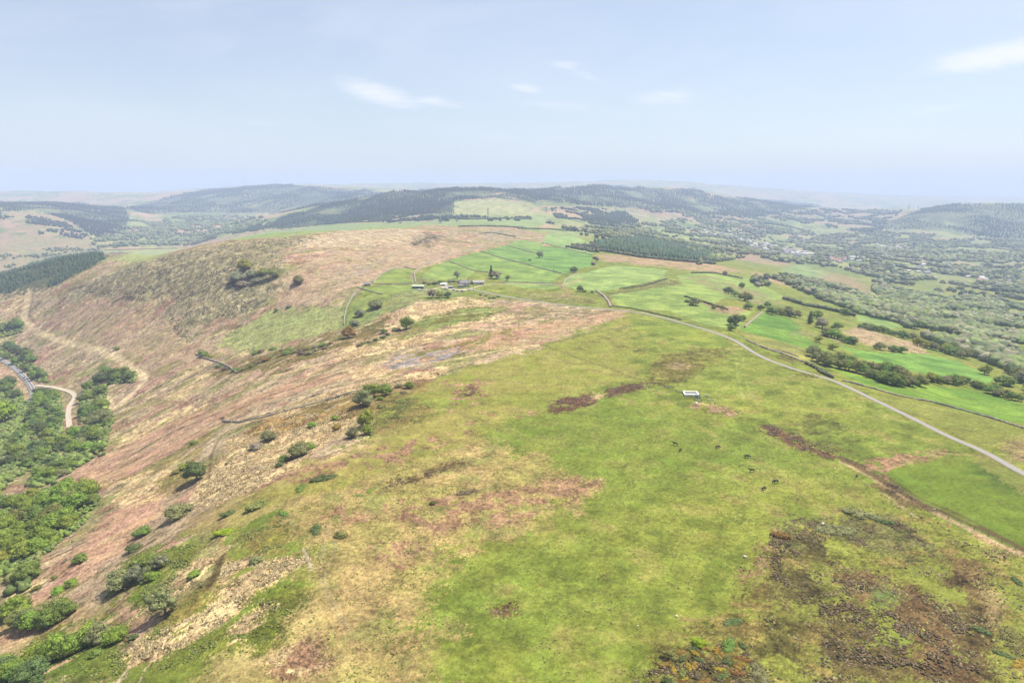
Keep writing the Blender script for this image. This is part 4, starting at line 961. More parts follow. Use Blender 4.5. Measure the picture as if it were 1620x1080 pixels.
row([(400,560),(440,553),(480,560),(520,550)], 10, 12, ['green','grey','brown'], "in the bank's upper row of scrub", 'bushes of the upper scrubby bank', kind='bush', keys='bush', nk=3, hh=.6)
row([(560,548),(590,540),(620,528)], 6, 9, ['brown','dark','grey'], "in scrub left of the lone bright tree", 'scrub left of the lone bright green tree', kind='bush', keys='bush', nk=3, hh=.7)
row([(30,983),(55,995),(85,985),(105,975),(90,965)], 9, 26, ['green','fresh','olive','dark'], "in the thicket under the pink slope", 'trees of the thicket under the pink slope')
row([(65,1050),(90,1040),(118,1030),(140,1018),(160,1015)], 9, 36, ['green','fresh','green','grey'], 'in the lowest thicket at the left', 'trees of the lowest thicket', hh=.75)
row([(0,1052),(15,1068),(40,1068),(60,1078)], 6, 38, ['green','fresh','dark'], 'in the bottom left corner', 'trees in the bottom left corner', hh=.75)
row([(760,467),(775,471),(790,470)], 5, 6, ['brown','dark','olive'], "in scrub just below the lane's farm end", 'scrub below the road by the farm', kind='bush', keys='bush', nk=3, hh=.7)
row([(60,628),(60,648),(50,668),(36,690),(14,716)], 9, 15, ['fresh','green','olive'], 'along the near side of the main road', 'trees along the near side of the main road')
row([(668,449),(685,450),(700,447)], 6, 8, ['green','dark','grey'], 'in the scrub behind the farmyard barn', 'bushes behind the barn', kind='bush', keys='bush', nk=3)
row([(713,447),(722,446),(731,447)], 5, 8, ['green','pale','dark'], 'behind the farmhouse garden', 'bushes behind the farmhouse', kind='bush', keys='bush', nk=3)
row([(745,448),(749,451)], 3, 8, ['fresh','green'], 'between farmhouse and long outbuilding', 'bushes between the farm buildings', kind='bush', keys='bush', nk=3, hh=1.0)
def in_poly_px(poly):
    xs = [p[0] for p in poly]; ys = [p[1] for p in poly]
    while True:
        a, b = rnd.uniform(min(xs), max(xs)), rnd.uniform(min(ys), max(ys))
        if pip(np.array([a]), np.array([b]), poly)[0]: return a, b
def clump(poly, n, d, mats, where, group, hh=.85, mind=.55):
    got = []; tries = 0
    while len(got) < n and tries < n*30:
        tries += 1; px, py = in_poly_px(poly)
        if all(math.hypot(px-a, (py-b)*1.6) > d*mind for a, b in got): got.append((px, py))
    for px, py in got:
        mk = rnd.choice(mats); plant('tree', R_('round', 4), mk, px, py, d*rnd.uniform(.75, 1.3), label='%s tree %s' % (CN[mk], where), group=group, hh=hh)
clump([(0,800),(55,778),(90,775),(140,775),(152,790),(130,822),(95,850),(60,880),(0,905)], 40, 20, ['fresh','fresh','green','olive','yellow','fresh'], 'in the dense wood left of the pink slope', 'trees of the dense wood left of the pink slope')
clump([(0,735),(25,715),(60,700),(115,690),(165,690),(158,712),(125,735),(85,765),(62,762),(50,745),(0,765)], 34, 15, ['green','fresh','dark','green','grey'], 'in the wood below the paved side road', 'trees of the wood below the side road')
clump([(130,640),(134,625),(150,600),(170,605),(165,640),(180,665),(165,680),(135,688),(128,670)], 24, 12, ['green','dark','green','grey','fresh'], 'in the wood right of the paved side road', 'trees of the wood right of the side road')
clump([(165,592),(215,590),(214,603),(160,606)], 9, 12, ['dark','green'], 'in the dark row beside the bend of the dirt track', 'dark trees by the dirt track bend')
clump([(60,620),(92,628),(96,660),(92,690),(55,690),(50,660),(60,640)], 22, 12, ['fresh','green','green','dark'], 'in the wood between the main road and the side road', 'trees between the main road and the side road')
clump([(0,545),(22,540),(40,560),(66,590),(80,605),(60,606),(40,590),(0,562)], 14, 10, ['green','dark','green'], 'on the bank above the main road', 'trees on the bank above the main road')
clump([(-5,600),(30,610),(40,640),(25,665),(-5,650)], 8, 11, ['green','olive','dark'], 'inside the bend left of the main road', 'trees left of the main road bend')
clump([(0,512),(20,508),(35,516),(10,528),(0,530)], 5, 9, ['green','dark'], 'at the foot of the conifer ridge by the left edge', 'trees at the foot of the conifer ridge')

UNDER = [[(0,795),(55,775),(90,770),(145,772),(158,790),(135,828),(95,858),(60,888),(0,912)], [(0,735),(25,715),(60,700),(115,690),(168,688),(160,712),(125,738),(85,768),(62,762),(50,745),(0,765)], [(127,640),(132,622),(150,595),(215,590),(215,605),(170,608),(168,640),(182,665),(165,683),(130,690),(126,670)],
 [(60,618),(95,626),(100,660),(96,690),(55,690),(50,660),(60,640)], [(0,545),(22,540),(40,560),(66,590),(80,605),(60,606),(40,590),(0,562)], [(-5,600),(30,610),(40,640),(25,665),(-5,650)], [(20,1000),(60,1000),(100,980),(110,965),(90,955),(20,975)], [(0,1080),(60,1090),(170,1015),(150,1000),(40,1040),(0,1040)], [(0,512),(35,508),(38,525),(0,535)], [(165,935),(200,930),(265,895),(262,880),(215,890),(175,915)]]
# ------------------------------------------------------------------ woods nobody could count
def world_poly(pts): return wpath(pts, 12, True)[:, :2]
def sample(polyW, spacing, jitter=.45, dens=1.0, nscale=120, thr=None, seed=0):
    lo, hi = polyW.min(0), polyW.max(0); a = np.arange(lo[0], hi[0], spacing); b = np.arange(lo[1], hi[1], spacing)
    A_, B_ = np.meshgrid(a, b); A_ = A_.ravel()+NR.uniform(-jitter, jitter, A_.size)*spacing; B_ = B_.ravel()+NR.uniform(-jitter, jitter, B_.size)*spacing
    m = pip(A_, B_, polyW)
    if thr is not None: m &= fbm(A_/nscale, B_/nscale, seed, 4) > thr
    if dens < 1: m &= NR.rand(len(m)) < dens
    return A_[m], B_[m]
def merged(name, tv, tf, X_, Y_, S_, H_, cols, mat, sink=.15, jit_=.15, label=None, cat=None, parent=None, kind='stuff'):
    n = len(X_); k = len(tv); Z_ = hz(X_, Y_)
    th = NR.uniform(0, 6.28, n); c, s = np.cos(th)[:, None], np.sin(th)[:, None]
    J = 1+NR.uniform(-jit_, jit_, (n, k, 1)); T = tv[None]*J
    vx_ = T[..., 0]*c-T[..., 1]*s; vy_ = T[..., 0]*s+T[..., 1]*c
    V_ = np.stack([X_[:, None]+vx_*S_[:, None], Y_[:, None]+vy_*S_[:, None], Z_[:, None]+(T[..., 2])*H_[:, None]-sink*H_[:, None]], -1).reshape(-1, 3)
    F_ = (tf[None]+np.arange(n)[:, None, None]*k).reshape(-1, tf.shape[1])
    m = np_mesh(name, V_, F_); col_attr(m, 'cover', np.repeat(cols, k, 0)); flt_attr(m, 'tint', NR.rand(n*k)); m.materials.append(mat)
    return tag(link_mesh(name, m, parent), label, cat, None, kind)
BL_V = ICO_V*np.array([.55, .55, .5])+np.array([0, 0, .5]); BL_F = ICO_F
B2_V = I1V*np.array([.55, .55, .45])+np.array([0, 0, .5])
def cone_t():
    V_ = []; F_ = []
    for z0, z1, r in ((.12, .62, .3), (.42, 1.0, .2)):
        b = len(V_); V_ += [(r*math.cos(t*2*math.pi/6), r*math.sin(t*2*math.pi/6), z0) for t in range(6)]+[(0, 0, z1)]; F_ += [(b+t, b+(t+1) % 6, b+6) for t in range(6)]
    return np.array(V_), np.array(F_)
CO_V, CO_F = cone_t()
def palette(n, cols, v=.18):
    c = np.array(cols)[NR.randint(0, len(cols), n)]; return c*(1+NR.uniform(-v, v, (n, 1)))
CON = [(.030,.052,.034), (.038,.062,.038), (.026,.046,.036), (.05,.07,.042)]
BRO = [(.18,.21,.10), (.16,.19,.07), (.14,.17,.075), (.20,.21,.11), (.18,.18,.09), (.11,.145,.055), (.21,.195,.13), (.17,.22,.06), (.09,.12,.06)]
for nm, sp, sz, hh_, lab in [('west', 15, 12, 16, 'dark conifer plantation covering the far left hill'), ('ridge', 24, 17, 22, 'dark blue plantation on the long hazy ridge beneath the wind turbines'),
                          ('centre', 13, 10, 17, 'dark conifer plantation on the central hill behind the pale field'), ('peak', 21, 16, 23, 'hazy conifer forest over the rounded central peaks'), ('east', 20, 15, 20, 'dark conifer plantation on the steep hill at the right edge')]:
    X_, Y_ = sample(world_poly(FOREST[nm]), sp, thr=-.62, nscale=160, seed=500)
    stand = fbm(X_/240+9, Y_/300, 777, 4); kp = stand > -.52; X_, Y_, stand = X_[kp], Y_[kp], stand[kp]
    lvl = np.round(np.clip(stand*2.2+.5, 0, 1)*3)/3; s_a = NR.uniform(.75, 1.2, len(X_))*(.6+.5*lvl)
    merged('conifer_plantation', CO_V, CO_F, X_, Y_, sz*1.2*s_a, hh_*s_a, palette(len(X_), CON)*(.9-.35*lvl[:, None]), MIXF, .1, .12, lab, 'plantation')
X_, Y_ = sample(world_poly([(0,432),(80,408),(158,396),(167,410),(90,450),(60,460),(0,466),(-80,470),(-80,440)]), 7.5, thr=-.3, nscale=40, seed=501)
s_a = NR.uniform(.6, 1.2, len(X_)); merged('conifer_plantation', CO_V, CO_F, X_, Y_, 9*s_a, 9*s_a, palette(len(X_), [(.04,.075,.04), (.05,.085,.042), (.06,.08,.05)]), MIXF, .1, .12, 'young dark conifers on the shoulder of the near left hill', 'plantation')
X_, Y_ = sample(world_poly([(940,384),(1010,376),(1100,392),(1136,405),(1130,415),(1020,405),(950,394)]), 9, thr=-.6, nscale=60, seed=502)
s_a = NR.uniform(.7, 1.3, len(X_)); merged('conifer_plantation', CO_V, CO_F, X_, Y_, 12*s_a, 11*s_a, palette(len(X_), [(.05,.10,.045), (.07,.12,.05), (.045,.08,.05), (.09,.11,.06)]), MIXF, .1, .12, 'green plantation beyond the bright farm fields', 'plantation')
X_, Y_ = sample(world_poly([(920,345),(985,335),(1010,350),(1000,362),(940,358)]), 14, thr=-.7, nscale=60, seed=503)
s_a = NR.uniform(.7, 1.3, len(X_)); merged('conifer_plantation', CO_V, CO_F, X_, Y_, 14*s_a, 15*s_a, palette(len(X_), CON), MIXF, .1, .12, 'small rounded plantation on the moor right of the pale hill field', 'plantation')
# broadleaf woodland of the right-hand valley
NEARW = [(1235,450),(1262,452),(1300,475),(1345,490),(1360,498),(1425,512),(1470,540),(1540,565),(1590,585),(1660,640),(1660,500),(1540,470),(1440,462),(1400,450),(1380,440),(1385,470),(1345,462),(1290,445)]
X_, Y_ = sample(world_poly(NEARW), 8.5, thr=-.1, nscale=45, seed=510)
# the largest of them, nearest to the camera, stand as trees of their own
o_ = np.argsort(Y_+np.abs(X_)*.2)[:20]; keepm = np.ones(len(X_), bool)
for q_ in o_:
    if pip(X_[q_:q_+1], Y_[q_:q_+1], world_poly([(1335,518),(1400,523),(1470,548),(1465,562),(1350,540)]))[0]: continue
    keepm[q_] = False; mk = rnd.choice(['grey','green','olive','grey','bare','green','pale'])
    plant('tree', R_('round', 4), mk, xy=(X_[q_], Y_[q_]), size=rnd.uniform(9, 13), label='%s tree in the near edge of the valley wood at right' % CN[mk], group='trees at the near edge of the valley wood', hh=.8)
X_, Y_ = X_[keepm], Y_[keepm]; s_a = NR.uniform(.55, 1.3, len(X_))
merged('valley_wood', B2_V, I1F, X_, Y_, 11.5*s_a, 10*s_a, palette(len(X_), BRO)*(1+.3*fbm(X_/60, Y_/60, 515, 3)[:, None]), MIXF, .12, .16, 'near grey-green broadleaf wood on the slope at right', 'woodland')
FARW = [(1100,420),(1180,408),(1240,415),(1330,425),(1380,440),(1400,450),(1440,462),(1540,470),(1660,500),(1660,380),(1560,378),(1400,366),(1300,372),(1250,385),(1300,410),(1240,410),(1130,402)]
X_, Y_ = sample(world_poly(FARW), 12, thr=-.14, nscale=130, seed=511); kp = (fbm(X_/45, Y_/45, 512, 3) > -.2); X_, Y_ = X_[kp], Y_[kp]
s_a = NR.uniform(.5, 1.35, len(X_)); merged('valley_wood', BL_V, BL_F, X_, Y_, 14*s_a, 11*s_a, palette(len(X_), BRO+CON[:1])*(1+.35*fbm(X_/150, Y_/150, 514, 3)[:, None]), MIXF, .12, .2, 'hazy distant woodland across the floor of the right-hand valley', 'woodland')
# scattered scrub and copses of the far country
for poly, sp, th, lab, pal, sz in [
  ([(860,352),(960,360),(1100,345),(1300,370),(1230,405),(1100,400),(1010,375),(940,380),(890,362)], 18, .12, 'scattered far trees and copses around the distant village', BRO, 12),
  ([(1200,334),(1300,331),(1430,334),(1405,350),(1390,372),(1300,358),(1230,348)], 22, .05, 'dark patchy woodland over the low moor before the right-hand hill', CON+BRO[:2], 18),
  ([(205,350),(330,340),(430,345),(400,362),(300,388),(140,392),(150,380)], 16, -.05, 'pale green woodland in the far valley behind the left hill', BRO+[(.10,.15,.05)], 14),
  ([(300,390),(360,372),(430,362),(560,352),(620,352),(620,345),(500,340),(430,352),(330,375)], 12, -.15, 'dark scrubby slope behind the crest of the left hill', CON+[(.06,.085,.045)], 9),
  ([(1000,326),(1110,335),(1220,350),(1300,372),(1200,372),(1080,350)], 20, .0, 'mixed far woodland below the hazy peaks', CON+BRO, 16),
  ([(0,405),(60,395),(170,385),(190,392),(60,410),(0,428)], 14, .25, 'sparse trees on the far slope behind the conifer ridge', BRO, 9),
  ([(0,336),(100,350),(150,380),(60,372),(0,350)], 16, .3, 'sparse trees on the pale far left hillside', CON, 11),
  ([(560,352),(640,338),(720,342),(840,344),(840,350),(700,350),(600,356)], 12, .2, 'scattered small trees along the foot of the central plantation', CON, 9),
  ([(870,330),(940,328),(1000,340),(940,350),(880,345)], 12, .1, 'ragged trees beside the pale hill field', CON, 9),
  ([(1180,440),(1240,436),(1300,445),(1380,470),(1370,490),(1300,475),(1240,450),(1200,455)], 11, .05, 'loose scrub trees on the slope between pasture and valley wood', BRO+CON[:1], 9),
  ([(860,395),(940,385),(950,395),(945,415),(938,422),(938,400),(900,392)], 7, -.1, 'bare hedge trees along the right side of the bright farm fields', [(.12,.11,.08), (.09,.10,.05)], 6),
  ]:
    X_, Y_ = sample(world_poly(poly), sp, thr=th, nscale=sp*6, seed=520+sp)
    if len(X_): s_a = NR.uniform(.6, 1.3, len(X_)); merged('scattered_trees', BL_V, BL_F, X_, Y_, sz*1.1*s_a, sz*s_a, palette(len(X_), pal), MIXF, .12, .2, lab, 'woodland')

# ------------------------------------------------------------------ ground cover with height: heather, gorse, bracken, tussocks
BLV = np.array([(.5,.3,0),(-.4,.45,0),(-.2,-.55,0),(.1,.05,1.0),(-.25,.1,.7)]); BLF = np.array([(0,1,3),(1,2,4),(2,0,3),(1,2,3)])
TU_V = ICO_V*np.array([.5, .5, .5])+np.array([0, 0, .12])
def cover_stuff(name, polys, n, s0, s1, hh_, pal, label, cat, th=None, ns=8, seed=600):
    X_, Y_ = [], []
    for poly in polys:
        w = world_poly(poly); A_ = 0.5*abs(np.dot(w[:, 0], np.roll(w[:, 1], 1))-np.dot(w[:, 1], np.roll(w[:, 0], 1)))
        a, b = sample(w, max(.45, math.sqrt(A_/max(n/len(polys), 1))), thr=th, nscale=ns, seed=seed); X_.append(a); Y_.append(b)
    X_ = np.concatenate(X_); Y_ = np.concatenate(Y_)
    kp = NR.rand(len(X_)) < np.clip(.42+.9*fbm(X_/3.2, Y_/3.2, seed+7, 3), .04, 1); X_, Y_ = X_[kp], Y_[kp]
    s_a = NR.uniform(s0, s1, len(X_)); merged(name, BLV if name in ('tussock_grass', 'bracken') else TU_V, BLF if name in ('tussock_grass', 'bracken') else ICO_F, X_, Y_, s_a*1.2, s_a*hh_, palette(len(X_), pal, .3), MIXF, .1, .35, label, cat)
UNDER += [[(0,615),(50,640),(60,690),(20,760),(-10,790)], [(150,680),(175,665),(165,720),(120,740),(60,775),(40,770),(100,700)], [(10,905),(60,890),(50,930),(10,945)]]
for k_, poly in enumerate(UNDER):
    X_, Y_ = sample(world_poly(poly), 1.9 if k_ in (0, 6, 7, 9) else 3.0, thr=-.35, nscale=25, seed=530+k_); s_a = NR.uniform(.5, 1.3, len(X_)) if len(X_) else None
    if len(X_) and k_ not in (6, 7): merged('undergrowth', BL_V, BL_F, X_, Y_, (2.2 if k_ in (0, 6, 7, 9) else 3.8)*s_a, (1.8 if k_ in (0, 6, 7, 9) else 3.0)*s_a, palette(len(X_), [(.15,.21,.045), (.18,.24,.05), (.12,.17,.05), (.19,.20,.07)]), MIXF, .12, .3, 'low leafy undergrowth filling the gaps between the trees at left', 'undergrowth')
DKH = [(.13,.10,.055), (.17,.125,.07), (.14,.135,.06), (.21,.155,.09), (.08,.065,.035)]
cover_stuff('heather', [[(1215,860),(1235,825),(1290,815),(1400,812),(1450,840),(1480,880),(1440,890),(1380,870),(1310,850),(1260,880)],
   [(1220,880),(1270,885),(1290,930),(1260,975),(1215,950)], [(1295,930),(1345,900),(1400,905),(1440,985),(1440,1085),(1300,1085)], [(1405,960),(1440,925),(1500,955),(1545,1000),(1550,1085),(1430,1085)],
   [(980,1090),(1050,1045),(1120,1000),(1200,1010),(1230,1060),(1200,1090)]], 90000, .2, .75, .8, DKH, 'dark brown heather and rushes on the lower right heath', 'heather', -.15, 9)
cover_stuff('bracken', [[(600,795),(690,785),(800,775),(940,748),(955,762),(860,810),(780,830),(690,838),(620,822)], [(540,722),(610,700),(700,690),(620,735),(560,745)], [(430,1075),(450,1010),(520,1005),(520,1040),(490,1080)], [(590,860),(640,850),(700,870),(640,900),(590,890)]],
   16000, .2, .6, .5, [(.24,.16,.11), (.15,.11,.06), (.32,.23,.16), (.17,.16,.06)], 'pink-brown bracken litter with dark tufts on the pasture', 'bracken', .15, 5, 610)
cover_stuff('heather_bank', [[(864,647),(882,633),(935,624),(946,628),(940,640),(880,652)], [(954,622),(985,608),(1028,604),(1030,612),(985,624),(958,628)], [(722,622),(740,611),(757,614),(750,624),(727,629)], [(768,968),(785,955),(805,955),(820,965),(800,972),(780,976)],
   [(1207,672),(1225,674),(1270,695),(1330,722),(1318,728),(1270,712),(1215,686)], [(600,775),(640,752),(690,740),(740,730),(748,736),(700,750),(640,765)], [(1390,755),(1415,765),(1470,802),(1475,812),(1420,790)]],
   16000, .25, .8, .6, [(.10,.07,.045), (.14,.095,.06), (.19,.135,.09)], 'dark reddish heather strips and patches crossing the pasture', 'heather', -.2, 5, 620)
cover_stuff('tussock_grass', [[(300,800),(330,745),(370,690),(430,665),(500,650),(572,648),(565,672),(500,708),(480,735),(420,760),(345,800)], [(430,648),(520,620),(640,592),(640,605),(540,632),(440,660)],
   [(190,1038),(230,1005),(330,965),(345,930),(352,888),(420,880),(490,882),(470,902),(420,925),(360,985),(250,1048)]],
   45000, .3, .9, .7, [(.40,.32,.18), (.35,.28,.16), (.29,.23,.13), (.22,.18,.10)], 'pale straw tussock grass with dark gaps on the left slope', 'grass', -.1, 7, 630)
cover_stuff('fern_scrub', [[(385,945),(430,925),(478,925),(472,955),(440,990),(380,1025),(240,1062),(250,1045),(330,1010),(400,1000),(430,960)], [(375,850),(450,818),(472,836),(455,868),(400,880)], [(175,935),(205,880),(255,858),(320,862),(300,890),(240,960),(200,950)], [(230,1010),(300,935),(345,900),(350,930),(300,975),(240,1015)], [(0,1080),(60,1000),(180,965),(210,1010),(190,1080)], [(600,640),(650,620),(690,650),(640,680),(580,690)]],
   28000, .3, .8, .6, [(.13,.17,.03), (.16,.18,.04), (.10,.115,.035), (.19,.18,.06)], 'bright green bramble and fern scrub on the left slope', 'scrub', -.05, 7, 640)
cover_stuff('moor_scrub', [MOOR[:]], 40000, .5, 1.7, .5, [(.10,.085,.05), (.13,.12,.05), (.16,.13,.09), (.09,.10,.04)], 'dark scattered tufts over the brown moor', 'scrub', -.1, 30, 650)

# blades and tufts standing up out of the near pasture
BLV = np.array([(.5,.3,0),(-.4,.45,0),(-.2,-.55,0),(.1,.05,1.0),(-.25,.1,.7)]); BLF = np.array([(0,1,3),(1,2,4),(2,0,3),(1,2,3)])
w = world_poly([(180,1085),(330,960),(480,800),(640,720),(760,650),(880,640),(1060,660),(1250,700),(1420,790),(1210,850),(1150,1000),(1060,1085)])
X_, Y_ = sample(w, .78, .5); kp = NR.rand(len(X_)) < np.clip(.10+.8*fbm(X_/5, Y_/5, 660, 4), .02, .6)*np.clip(330/Y_, 0, 1); X_, Y_ = X_[kp], Y_[kp]
s_a = NR.uniform(.35, 1.0, len(X_)); merged('grass_tufts', BLV, BLF, X_, Y_, .9*s_a, .32*s_a, palette(len(X_), [(.12,.14,.035), (.13,.15,.035), (.17,.165,.055), (.15,.15,.045), (.10,.125,.03)], .25), MIXF, .05, .3, 'coarse grass tufts scattered over the near pasture', 'grass')
w = world_poly([(1060,1085),(1150,1000),(1210,850),(1420,800),(1560,850),(1640,900),(1640,1085)])
X_, Y_ = sample(w, .8, .5); kp = NR.rand(len(X_)) < np.clip(-.05+1.1*fbm(X_/9, Y_/9, 661, 4), .01, .8); X_, Y_ = X_[kp], Y_[kp]
s_a = NR.uniform(.4, 1.1, len(X_)); merged('rough_grass', BLV, BLF, X_, Y_, 1.1*s_a, .6*s_a, palette(len(X_), [(.23,.23,.07), (.18,.17,.06), (.15,.12,.06), (.22,.18,.09), (.18,.15,.07), (.11,.095,.05)], .25), MIXF, .05, .3, 'rough olive and brown grass over the lower right heath', 'grass')
print('tufts', len(X_))

X_, Y_ = sample(world_poly([(120,465),(190,430),(270,402),(330,394),(470,373),(500,380),(440,400),(445,450),(400,495),(330,505),(300,545),(262,520),(270,480),(190,468)]), 3.2, thr=.05, nscale=22, seed=670)
s_a = NR.uniform(.4, 1.4, len(X_)); merged('crag_rocks', TU_V, ICO_F, X_, Y_, 3.0*s_a, 2.0*s_a, palette(len(X_), [(.13,.115,.085), (.10,.09,.06), (.24,.21,.16), (.12,.12,.05)], .3), MIXF, .1, .3, 'scattered rocks and scree on the olive crag slope', 'rocks')
# ------------------------------------------------------------------ roads
def ribbon(name, pts, width, mat, lift=.12, kind='structure', off=0.0, dash=None, step=4.0, smooth=True):
    w = wpath(smooth_px(pts, 6) if smooth else pts, 5)[:, :2]
    L = np.concatenate([[0], np.cumsum(np.hypot(*np.diff(w, axis=0).T))]); s = np.arange(0, L[-1], step)
    wx = np.interp(s, L, w[:, 0]); wy = np.interp(s, L, w[:, 1])
    k = np.ones(5)/5
    if len(wx) > 12: wx[2:-2] = np.convolve(wx, k, 'valid'); wy[2:-2] = np.convolve(wy, k, 'valid')
    tx, ty = np.gradient(wx), np.gradient(wy); l = np.hypot(tx, ty)+1e-9; nx_, ny_ = -ty/l, tx/l
    cols = 5 if width > 2 else 2; o = np.linspace(-.5, .5, cols)*width+off
    PX_ = wx[:, None]+nx_[:, None]*o; PY_ = wy[:, None]+ny_[:, None]*o; zc = hz(PX_, PY_)
    zc = zc*.5+zc.mean(1, keepdims=True)*.5; zc = np.maximum(zc, hz(PX_, PY_)-.02)+lift
    V_ = np.stack([PX_, PY_, zc], -1).reshape(-1, 3); F_ = []
    for i in range(len(s)-1):
        if dash and (s[i] % (dash[0]+dash[1])) > dash[0]: continue
        for j in range(cols-1): F_.append((i*cols+j, i*cols+j+1, (i+1)*cols+j+1, (i+1)*cols+j))
    m = np_mesh(name, V_, np.array(F_), True); ob = link_mesh(name, m, None, mat)
    if kind: tag(ob, kind=kind)
    return ob
ASPH = plain('worn_asphalt', (.21,.20,.19), .9, .25, .6); GRAV = plain('pale_gravel', (.36,.31,.24), .95, .25, .8); ASPH2 = plain('asphalt', (.13,.13,.135), .9, .2, .5)
WHITE = plain('white_paint', (.7,.7,.68), .7); VERGE = plain('verge', (.19,.16,.10), .95, .4, 1.2)
LANE = [(1660,768),(1620,750),(1560,716),(1500,690),(1440,660),(1380,631),(1320,603),(1270,588),(1220,571),(1188,555),(1165,540),(1130,526),(1080,511),(1020,496),(970,490),(900,484),(850,477),(800,469),(760,461),(738,456)]
ribbon('road_verge', LANE, 4.4, VERGE, .10); ribbon('country_lane', LANE, 3.1, ASPH, .17)
ribbon('farm_track', [(745,457),(760,452),(775,450),(800,449),(840,449),(885,450)], 2.5, GRAV, .15)
ribbon('farmyard', [(700,453),(712,457),(725,459),(740,458)], 9, GRAV, .12)
MAINR = [(-30,556),(0,568),(25,584),(43,603),(52,620),(49,640),(36,660),(15,690),(-5,712)]
ribbon('main_road_verge', MAINR, 7, VERGE, .12); ribbon('main_road', MAINR, 5.4, ASPH2, .2)
ribbon('road_marking', MAINR, .35, WHITE, .26, dash=(6, 4), step=2); ribbon('road_marking', MAINR, .3, WHITE, .26, off=2.4, step=2); ribbon('road_marking', MAINR, .3, WHITE, .26, off=-2.4, step=2)
ribbon('side_road', [(54,610),(75,611),(95,615),(112,620),(119,628),(113,637),(108,652),(110,676)], 4.8, GRAV, .22)

# ------------------------------------------------------------------ walls, hedges, fences
STONE = plain('dry_stone', (.22,.19,.15), .95, .45, 1.5)
def bank(label, pts, w=1.3, h=1.3, mat=None, name='stone_wall', cat='wall', step=1.6, gap=0.0, smooth=False):
    p = wpath(smooth_px(pts, 4) if smooth else pts, 5)[:, :2]
    L = np.concatenate([[0], np.cumsum(np.hypot(*np.diff(p, axis=0).T))]); s = np.arange(0, L[-1], step)
    if len(s) < 3: return None
    wx = np.interp(s, L, p[:, 0]); wy = np.interp(s, L, p[:, 1]); tx, ty = np.gradient(wx), np.gradient(wy); l = np.hypot(tx, ty)+1e-9; nx_, ny_ = -ty/l, tx/l
    prof = np.array([(-.5, -.3), (-.42, .75), (-.15, 1.0), (.2, .95), (.42, .7), (.5, -.3)])
    n = len(s); J = NR.uniform(.7, 1.25, (n, 6)); hh_ = NR.uniform(.55, 1.15, (n, 1))
    o = prof[None, :, 0]*w*J; X_ = wx[:, None]+nx_[:, None]*o; Y_ = wy[:, None]+ny_[:, None]*o; Z_ = hz(wx, wy)[:, None]+prof[None, :, 1]*h*hh_
    V_ = np.stack([X_, Y_, Z_], -1).reshape(-1, 3); F_ = [(i*6+j, i*6+j+1, (i+1)*6+j+1, (i+1)*6+j) for i in range(n-1) for j in range(5) if not (gap and fbm(np.array([s[i]/9]), np.array([1.7]), 5, 2)[0] > 1-gap*2)]
    if not F_: return None
    return tag(link_mesh(name, np_mesh(name, V_, np.array(F_)), None, mat or STONE), label, cat)
for lab, pts, w_, h_ in [
 ('tumbled stone wall running between the lane and the bright green field', [(1180,538),(1210,551),(1245,562),(1272,573),(1290,583),(1310,595)], 1.6, 1.2),
 ('long dry stone wall below the lowest bright field down to the right edge', [(1332,602),(1380,614),(1425,627),(1475,636),(1520,648),(1570,662),(1640,684)], 1.3, 1.1),
 ('stone wall beside the lane where it passes the small marsh', [(1215,553),(1240,556),(1265,565)], 1.2, 1.0),
 ('stone wall along the lower edge of the largest bright farm field', [(760,398),(793,408),(828,417),(860,426),(890,433)], 1.6, 1.5),
 ('stone wall between the two left farm fields behind the farmyard', [(708,412),(730,421),(753,429),(773,431)], 1.5, 1.4),
 ('stone wall across the upper farm fields', [(800,388),(825,395),(850,402),(853,404)], 1.6, 1.5),
 ('stone wall along the top of the highest farm field', [(857,384),(880,390),(910,397),(937,403)], 1.6, 1.5),
 ('curving stone wall around the small field left of the farm', [(590,447),(602,434),(620,425),(640,423),(657,426)], 1.8, 1.5),
 ('stone wall separating the moor from the farm fields', [(657,447),(655,432),(672,418),(700,405),(735,398),(765,390)], 2.0, 1.5),
 ('dark field wall running right from the farm buildings', [(790,447),(830,447),(885,449)], 1.2, 1.3),
 ('wall beside the green lane up from the stream gully', [(889,454),(893,445),(902,437),(915,433)], 2.2, 1.4),
 ('pale stone wall end below the small stone shed', [(544,514),(545,500),(548,488),(556,472),(562,462)], 1.4, 1.4),
 ('dark ruined wall on the brown slope by the two small bushes', [(310,560),(325,567),(345,573),(362,580),(375,590)], 1.8, 1.5),
 ('wall in front of the farm shed at the left of the farm', [(565,455),(590,462),(605,466)], 1.5, 1.2),
 ('wall below the green strip behind the farm shed', [(590,449),(620,450),(650,449)], 1.2, 1.1),
 ('wall on the moor crest running up towards the skyline', [(555,436),(580,425),(600,414),(625,400)], 1.6, 1.2),
 ('crooked wall down the stream gully beside the lane', [(943,460),(955,468),(963,478),(966,486)], 3.0, 1.6),
 ('broken wall above the bright field left of its dark tree', [(1206,494),(1196,502),(1186,510),(1178,518)], 1.8, 1.3),
 ('low ruined wall edging the straw grass above the gully', [(352,666),(380,668),(430,656),(500,637),(560,620),(600,610)], 1.1, 1.0),
 ]: bank(lab, pts, w_, h_)
HEDGEM = FM['dark']
